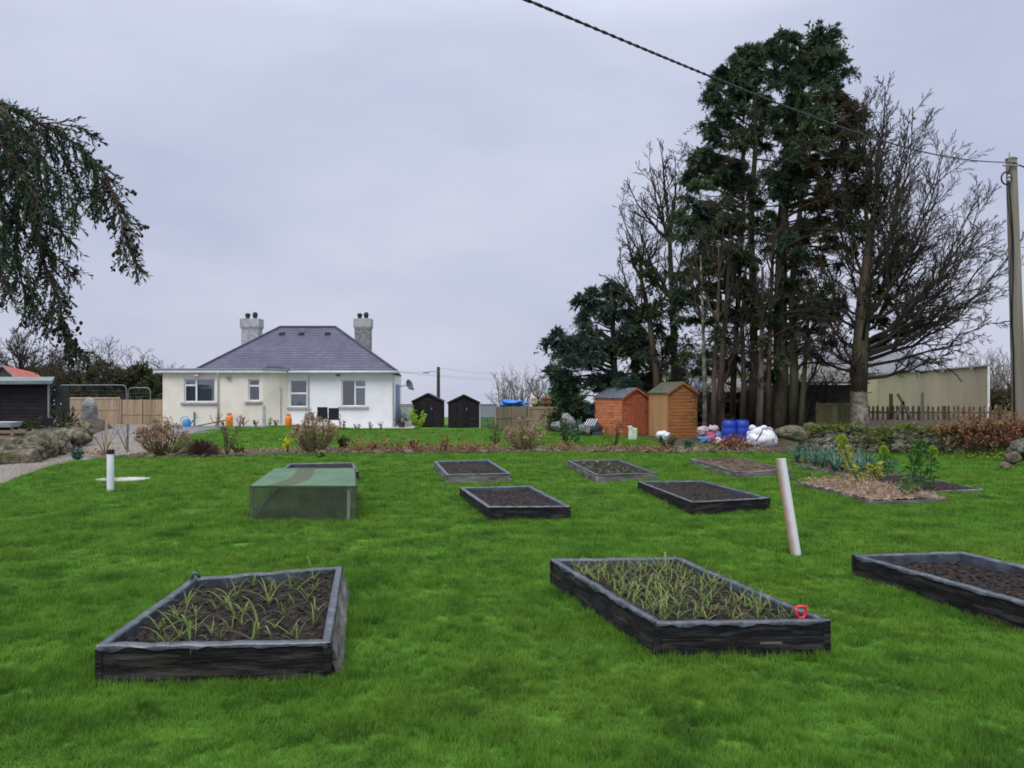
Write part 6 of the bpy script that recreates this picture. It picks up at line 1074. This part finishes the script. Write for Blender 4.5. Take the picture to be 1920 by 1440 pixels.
# hedge and bushes on the left
def bush(label, px, Y, rx, rz_, n, seed, m='hedge', name='bush', zc=None, ls=.22, group=None):
    x = gx(px, Y); z0 = g(x, Y); r = thing(name, label, 'bush', (x, Y, z0), 0, group); r_ = np.random.default_rng(seed); nc = 60; A = r_.uniform(0, 6.28, nc); E = np.arcsin(r_.uniform(-.1, 1, nc)); q = r_.uniform(.5, 1, nc)**.5
    C = np.stack([np.cos(A)*np.cos(E)*rx*q, np.sin(A)*np.cos(E)*rx*.8*q, np.sin(E)*rz_*q+rz_*.05], 1); cl = [(*c, r_.uniform(.35, .75)) for c in C]; cl = [(c[0], c[1], max(.2, c[2]), c[3]) for c in cl]
    sprays('foliage', cl, m, r, (0, 0, 0), seed, nT=16, nL=n, L=ls, Wd=ls*.45, droop=.2, flat=1, updir=.1); b = MB(); rnd = random.Random(seed)
    for k in range(7): a = rnd.uniform(0, 6.28); grow(b, Vector((0, 0, 0)), Vector((math.cos(a)*.7, math.sin(a)*.5, 1)).normalized(), rz_*1.1, .06, 0, rnd, nch=(5, 4, 3), maxl=3, rmin=.012)
    b.build('stems', M['twig'], r, kind='stuff'); return r
bush('dark evergreen bush right behind the long mesh panel', 205, 45, 2.0, 3.3, 17, 1); bush('broad dark bush behind the extension corner', 258, 46, 2.2, 2.9, 17, 2); bush('dark bush hugging the left end of the extension', 300, 45, 1.7, 2.3, 17, 3, 'ivy'); bush('brown leafless thicket behind the black workshop roof', 150, 47, 2.3, 3.0, 9, 4, 'deadfol'); bush('dark green bush rising behind the red barn roof', 70, 55, 2.3, 3.6, 17, 5); bush('tall brownish hedge shrub left of the evergreen bush', 112, 50, 2.6, 3.0, 12, 6, 'deadfol'); bush('hedge shrub far left behind the barn', 10, 56, 3.0, 2.6, 14, 7, 'deadfol')
bush('green hedge behind the right end of the timber fence', 1060, 44, 1.6, 1.75, 14, 8, 'kale'); bush('dark hedge between the cream building and utility pole', 1885, 42, 1.8, 1.1, 14, 9, 'deadfol'); bush('dark undergrowth below the low cypress', 1075, 33.5, .9, 1.0, 14, 10, 'ivy', ls=.14); bush('dark undergrowth behind the red brown shed', 1215, 34, 1.3, 1.4, 14, 11, 'ivy', ls=.14)
# ------------------------------------------------------------------ overhanging bough on the left, 4 m away
Y = 3.7; r = thing('overhanging_conifer', 'drooping conifer bough with dark cones hanging in at the upper left', 'tree', (-4.6, 4.0, 0)); O_ = Vector(r.location); b = MB(O_); b.tube([(-4.6, 4.0, -.2), (-4.6, 4.0, 2), (-4.55, 4.0, 4.5)], [.2, .17, .1], 14); b.build('trunk', M['redbark'], r, smooth=True)
def bp(px, py, y=Y): return Vector((gx(px, y), y, gz(py, y)))
PTH = [([(-560, 120), (-250, 130), (-80, 165), (0, 195), (75, 232), (150, 275), (200, 330), (225, 400), (238, 460), (262, 510)], .013, 0, 1), ([(-80, 170), (0, 235), (45, 320), (62, 410), (85, 500), (112, 570), (120, 625), (153, 668)], .014, .06, 1), ([(0, 200), (60, 270), (105, 330), (135, 375), (142, 418)], .009, -.08, .9), ([(-60, 180), (-10, 300), (5, 400), (12, 490)], .012, .12, 1), ([(60, 235), (115, 290), (140, 340), (150, 375)], .008, .1, .7),
       ([(-70, 190), (-30, 330), (-15, 450), (5, 520), (20, 560)], .012, -.1, 1), ([(45, 320), (90, 400), (118, 440), (132, 470)], .008, -.05, .9), ([(20, 260), (35, 380), (30, 480), (48, 560), (48, 600)], .009, .08, .9), ([(62, 420), (100, 480), (128, 505), (135, 520)], .007, .05, .7), ([(112, 570), (95, 590), (85, 620)], .005, 0, .5), ([(50, 500), (62, 560), (70, 600)], .005, -.06, .6), ([(75, 232), (100, 230), (150, 240), (172, 252)], .005, 0, .5), ([(200, 330), (180, 370), (170, 395)], .006, 0, .6), ([(150, 275), (165, 300), (185, 340), (190, 390)], .006, .06, .7), ([(10, 210), (70, 300), (85, 380), (95, 440)], .008, .15, .9), ([(-20, 230), (20, 300), (60, 360), (100, 410)], .008, -.15, .8)]
lb_ = MB(O_); P = []; D = []; CN = []; rnd = random.Random(5)
for pts, r0, dy, dn in PTH:
    pp = [bp(px, py, Y+dy) for px, py in pts]; pp = [p if k else (p if pts[0][0] > -500 else Vector((-4.55, 4.0, p.z))) for k, p in enumerate(pp)]; n = len(pp); lb_.tube(pp, [r0*(1-.75*k/(n-1)) for k in range(n)], 6)
    for k in range(n-1):
        a, c = pp[k], pp[k+1]
        if c.x < -2.75: continue
        L_ = (c-a).length; m_ = max(2, int(L_/.0072*dn)); dd = (c-a).normalized(); vis = a.x > -2.7
        for j in range(m_):
            t = (j+rnd.random())/m_; q = a.lerp(c, t); s = rnd.choice([-1, 1]); sd = Vector((-dd.z, 0, dd.x))*s; td = (dd*.9+sd*rnd.uniform(.3, 1.1)+Vector((0, rnd.gauss(0, .5), -.45))).normalized(); tl = rnd.uniform(.05, .15)*(1 if k < n-2 else .55)
            q2 = q+td*tl+Vector((0, 0, -tl*.18)); lb_.tube([q, q2], [.0022, .0012], 3, False); mm = int(tl/.0062)
            for i in range(mm):
                u = (i+1)/mm; w = q.lerp(q2, u); ax = (td+Vector((rnd.gauss(0, .55), rnd.gauss(0, .55), rnd.gauss(0, .55)-.1))); P.append(tuple(w)); D.append(tuple(ax))
            if rnd.random() < (.04 if pts[0] != (-80, 170) else .10+.5*sm(480, 560, pts[k][1])) or (pts is PTH[0][0] and k in (6, 7) and rnd.random() < .5): CN.append((q2+Vector((rnd.gauss(0, .01), rnd.gauss(0, .01), -.01))))
lb_.build('twigs', M['mauve'], r, kind='stuff'); V, Fc = leafquads(np.array(P)-np.array(O_), np.array(D), npr.uniform(.018, .040, len(P)), npr.uniform(.006, .0105, len(P)), npr); link('foliage', mesh_np('foliage', V, Fc, M['boughleaf']), r, kind='stuff')
cb = MB(O_); me = blob((1, 1, 1), 3, 1, .3); bv = [v.co.copy() for v in me.vertices]; bfc = [tuple(p.vertices) for p in me.polygons]; bpy.data.meshes.remove(me)
for c in CN:
    for q in range(3): s = rnd.uniform(.007, .011); cc = c+Vector((rnd.gauss(0, .012), rnd.gauss(0, .012), rnd.gauss(0, .012))); i0 = len(cb.v); cb.v += [(cc.x+v.x*s, cc.y+v.y*s, cc.z+v.z*s*1.2) for v in bv]; cb.f += [tuple(i0+i for i in f) for f in bfc]
cb.build('cones', M['cone'], r, kind='stuff')
# small bird in the sky
# ------------------------------------------------------------------ grass
def tuft(seed, n, h, rad, w, segs=3):
    rnd = random.Random(seed); b = MB()
    for k in range(n):
        a, q = rnd.uniform(0, 6.28), rad*math.sqrt(rnd.random()); p = Vector((math.cos(a)*q, math.sin(a)*q, 0)); az = rnd.uniform(0, 6.28); el = R(rnd.uniform(48, 88)); l = h*rnd.uniform(.55, 1.2); dr = rnd.uniform(.1, .6); pts = []
        for s in range(segs+1): pts.append(p.copy()); p = p+Vector((math.cos(az)*math.cos(el), math.sin(az)*math.cos(el), math.sin(el)))*l/segs; el -= dr
        b.strap(pts, w*rnd.uniform(.7, 1.3), None)
    return b.mesh('grass_tuft', M['grass'], True)
gc = bpy.data.collections.new('grass_tufts')
for k in range(8): gc.objects.link(bpy.data.objects.new('grass_tuft', tuft(k, 30, .062, .05, .0032)))
gr_ = np.random.default_rng(77); pts = []; scl = []
def inpoly(X, Y_, poly):
    ins = np.zeros(len(X), bool); j = len(poly)-1
    for i in range(len(poly)):
        xi, yi = poly[i]; xj, yj = poly[j]; c = ((yi > Y_) != (yj > Y_)) & (X < (xj-xi)*(Y_-yi)/((yj-yi) if abs(yj-yi) > 1e-9 else 1e-9)+xi); ins ^= c; j = i
    return ins
for (ya, yb, den, sxy, szz) in [(1.6, 4.5, 1050, .75, .8), (4.5, 7, 620, .9, .88), (7, 11, 330, 1.15, .95), (11, 16, 200, 1.55, 1.0), (16, 22, 110, 2.1, 1.05), (22, 37, 34, 3.2, 1.0)]:
    wa = .80*yb+2.2; n = int(den*(yb-ya)*2*wa); X = gr_.uniform(-wa, wa, n); Yy = gr_.uniform(ya, yb, n); keep = np.abs(X) < .78*Yy+2.0; X, Yy = X[keep], Yy[keep]; ok = np.ones(len(X), bool)
    for c in BEDS: ok &= ~inpoly(X, Yy, c)
    ok &= ~((X < np.array([grx(v)+.02 for v in Yy])) & (Yy > 7)) if True else ok
    bfv = np.array([bf(v) if -10.4 < v < 7.9 else 99 for v in X]); bbv = np.array([bb(v) if -10.4 < v < 7.9 else -99 for v in X]); ok &= ~((Yy > bfv) & (Yy < bbv)); ok &= ~((X > 4.9) & (Yy > 21.3) & (Yy > 21.2)) | ((X < 7) & (Yy < 24)); ok &= ~((X < -10.6) & (Yy > 34.5)); ok &= ~((X > 5.4) & (Yy > 26)); ok &= ~((Yy > 35.5))
    X, Yy = X[ok], Yy[ok]
    for x, y in zip(X.tolist(), Yy.tolist()):
        c = noise.noise(Vector((x*2.2, y*2.2, 0))); c2 = noise.noise(Vector((x*.5, y*.5, 4))); c3 = noise.noise(Vector((x*6.5, y*6.5, 8))); q = max(.6, 1.05+.75*c+.4*c2+.55*c3); pts.append((x, y, g(x, y)-.004)); s = random.random()*.4+.8; scl.append((sxy*s, sxy*s, szz*s*q))
for c in BEDS:                                            # long uncut blades against the bed sides
    c = [Vector((*v, 0)) for v in c]; cc = sum(c, Vector())/4
    if cc.y > 15: continue
    for i in range(4):
        a_, b_ = c[i], c[(i+1) % 4]; L_ = (b_-a_).length; nn = Vector(((b_-a_).y, -(b_-a_).x, 0)).normalized(); nn = -nn if nn.dot((a_+b_)/2-cc) < 0 else nn
        for k in range(int(L_*(46 if cc.y < 8 else 22))):
            t = random.random(); q = a_.lerp(b_, t)+nn*(random.uniform(.0, .07)+.03); hq = 1.15+.9*noise.noise(Vector((q.x*5, q.y*5, 2)))+random.uniform(-.15, .35); pts.append((q.x, q.y, g(q.x, q.y)-.01)); scl.append((.75, .75, max(.5, hq)))
me = bpy.data.meshes.new('grass'); me.vertices.add(len(pts)); me.vertices.foreach_set('co', np.array(pts, np.float32).ravel()); n = len(pts)
at = me.attributes.new('rot', 'FLOAT_VECTOR', 'POINT'); ro = np.zeros((n, 3), np.float32); ro[:, 2] = gr_.uniform(0, 6.28, n); ro[:, 0] = gr_.normal(0, .12, n); ro[:, 1] = gr_.normal(0, .12, n); at.data.foreach_set('vector', ro.ravel())
at = me.attributes.new('scl', 'FLOAT_VECTOR', 'POINT'); at.data.foreach_set('vector', np.array(scl, np.float32).ravel()); at = me.attributes.new('pick', 'INT', 'POINT'); at.data.foreach_set('value', gr_.integers(0, 8, n).astype(np.int32))
go = link('grass', me, kind='stuff'); tag(go, 'short lush green lawn grass blades', 'grass')
ng = bpy.data.node_groups.new('grass_scatter', 'GeometryNodeTree'); ng.interface.new_socket('Geometry', in_out='INPUT', socket_type='NodeSocketGeometry'); ng.interface.new_socket('Geometry', in_out='OUTPUT', socket_type='NodeSocketGeometry')
a = ng.nodes.new('NodeGroupInput'); z = ng.nodes.new('NodeGroupOutput'); ip = ng.nodes.new('GeometryNodeInstanceOnPoints'); ci = ng.nodes.new('GeometryNodeCollectionInfo'); ci.inputs[0].default_value = gc; ci.inputs[1].default_value = True; ci.inputs[2].default_value = True
def na(nm, dt): q = ng.nodes.new('GeometryNodeInputNamedAttribute'); q.data_type = dt; q.inputs[0].default_value = nm; return [o_ for o_ in q.outputs if o_.enabled][0]
mv = ng.nodes.new('GeometryNodeMeshToPoints'); l_ = ng.links.new; l_(a.outputs[0], mv.inputs[0]); l_(mv.outputs[0], ip.inputs['Points']); l_(ci.outputs[0], ip.inputs['Instance']); ip.inputs['Pick Instance'].default_value = True
l_(na('pick', 'INT'), ip.inputs['Instance Index']); l_(na('rot', 'FLOAT_VECTOR'), ip.inputs['Rotation']); l_(na('scl', 'FLOAT_VECTOR'), ip.inputs['Scale']); l_(ip.outputs[0], z.inputs[0])
md = go.modifiers.new('scatter', 'NODES'); md.node_group = ng
# broad leaved weeds in the lawn
wm = [strapleaves(9, .07, .022, .5, 200+k, M['leek'], 4, 1.1, .003) for k in range(3)]; rnd = random.Random(9)
wp = [(2.25+rnd.gauss(0, .28), 5.55+rnd.gauss(0, .12)) for _ in range(22)]+[(rnd.uniform(1.2, 3.0), rnd.uniform(4.9, 7.5)) for _ in range(8)]
for x, y in wp:
    if any(inpoly(np.array([x]), np.array([y]), c)[0] for c in BEDS): continue
    o = link('lawn_weed', rnd.choice(wm), None, (x, y, g(x, y)+.01), (0, 0, rnd.uniform(0, 6))); o.scale = [rnd.uniform(.3, .65)]*3; tag(o, 'small broad leaved weed growing in the lawn', 'weed', 'broad leaved weeds in the lawn')
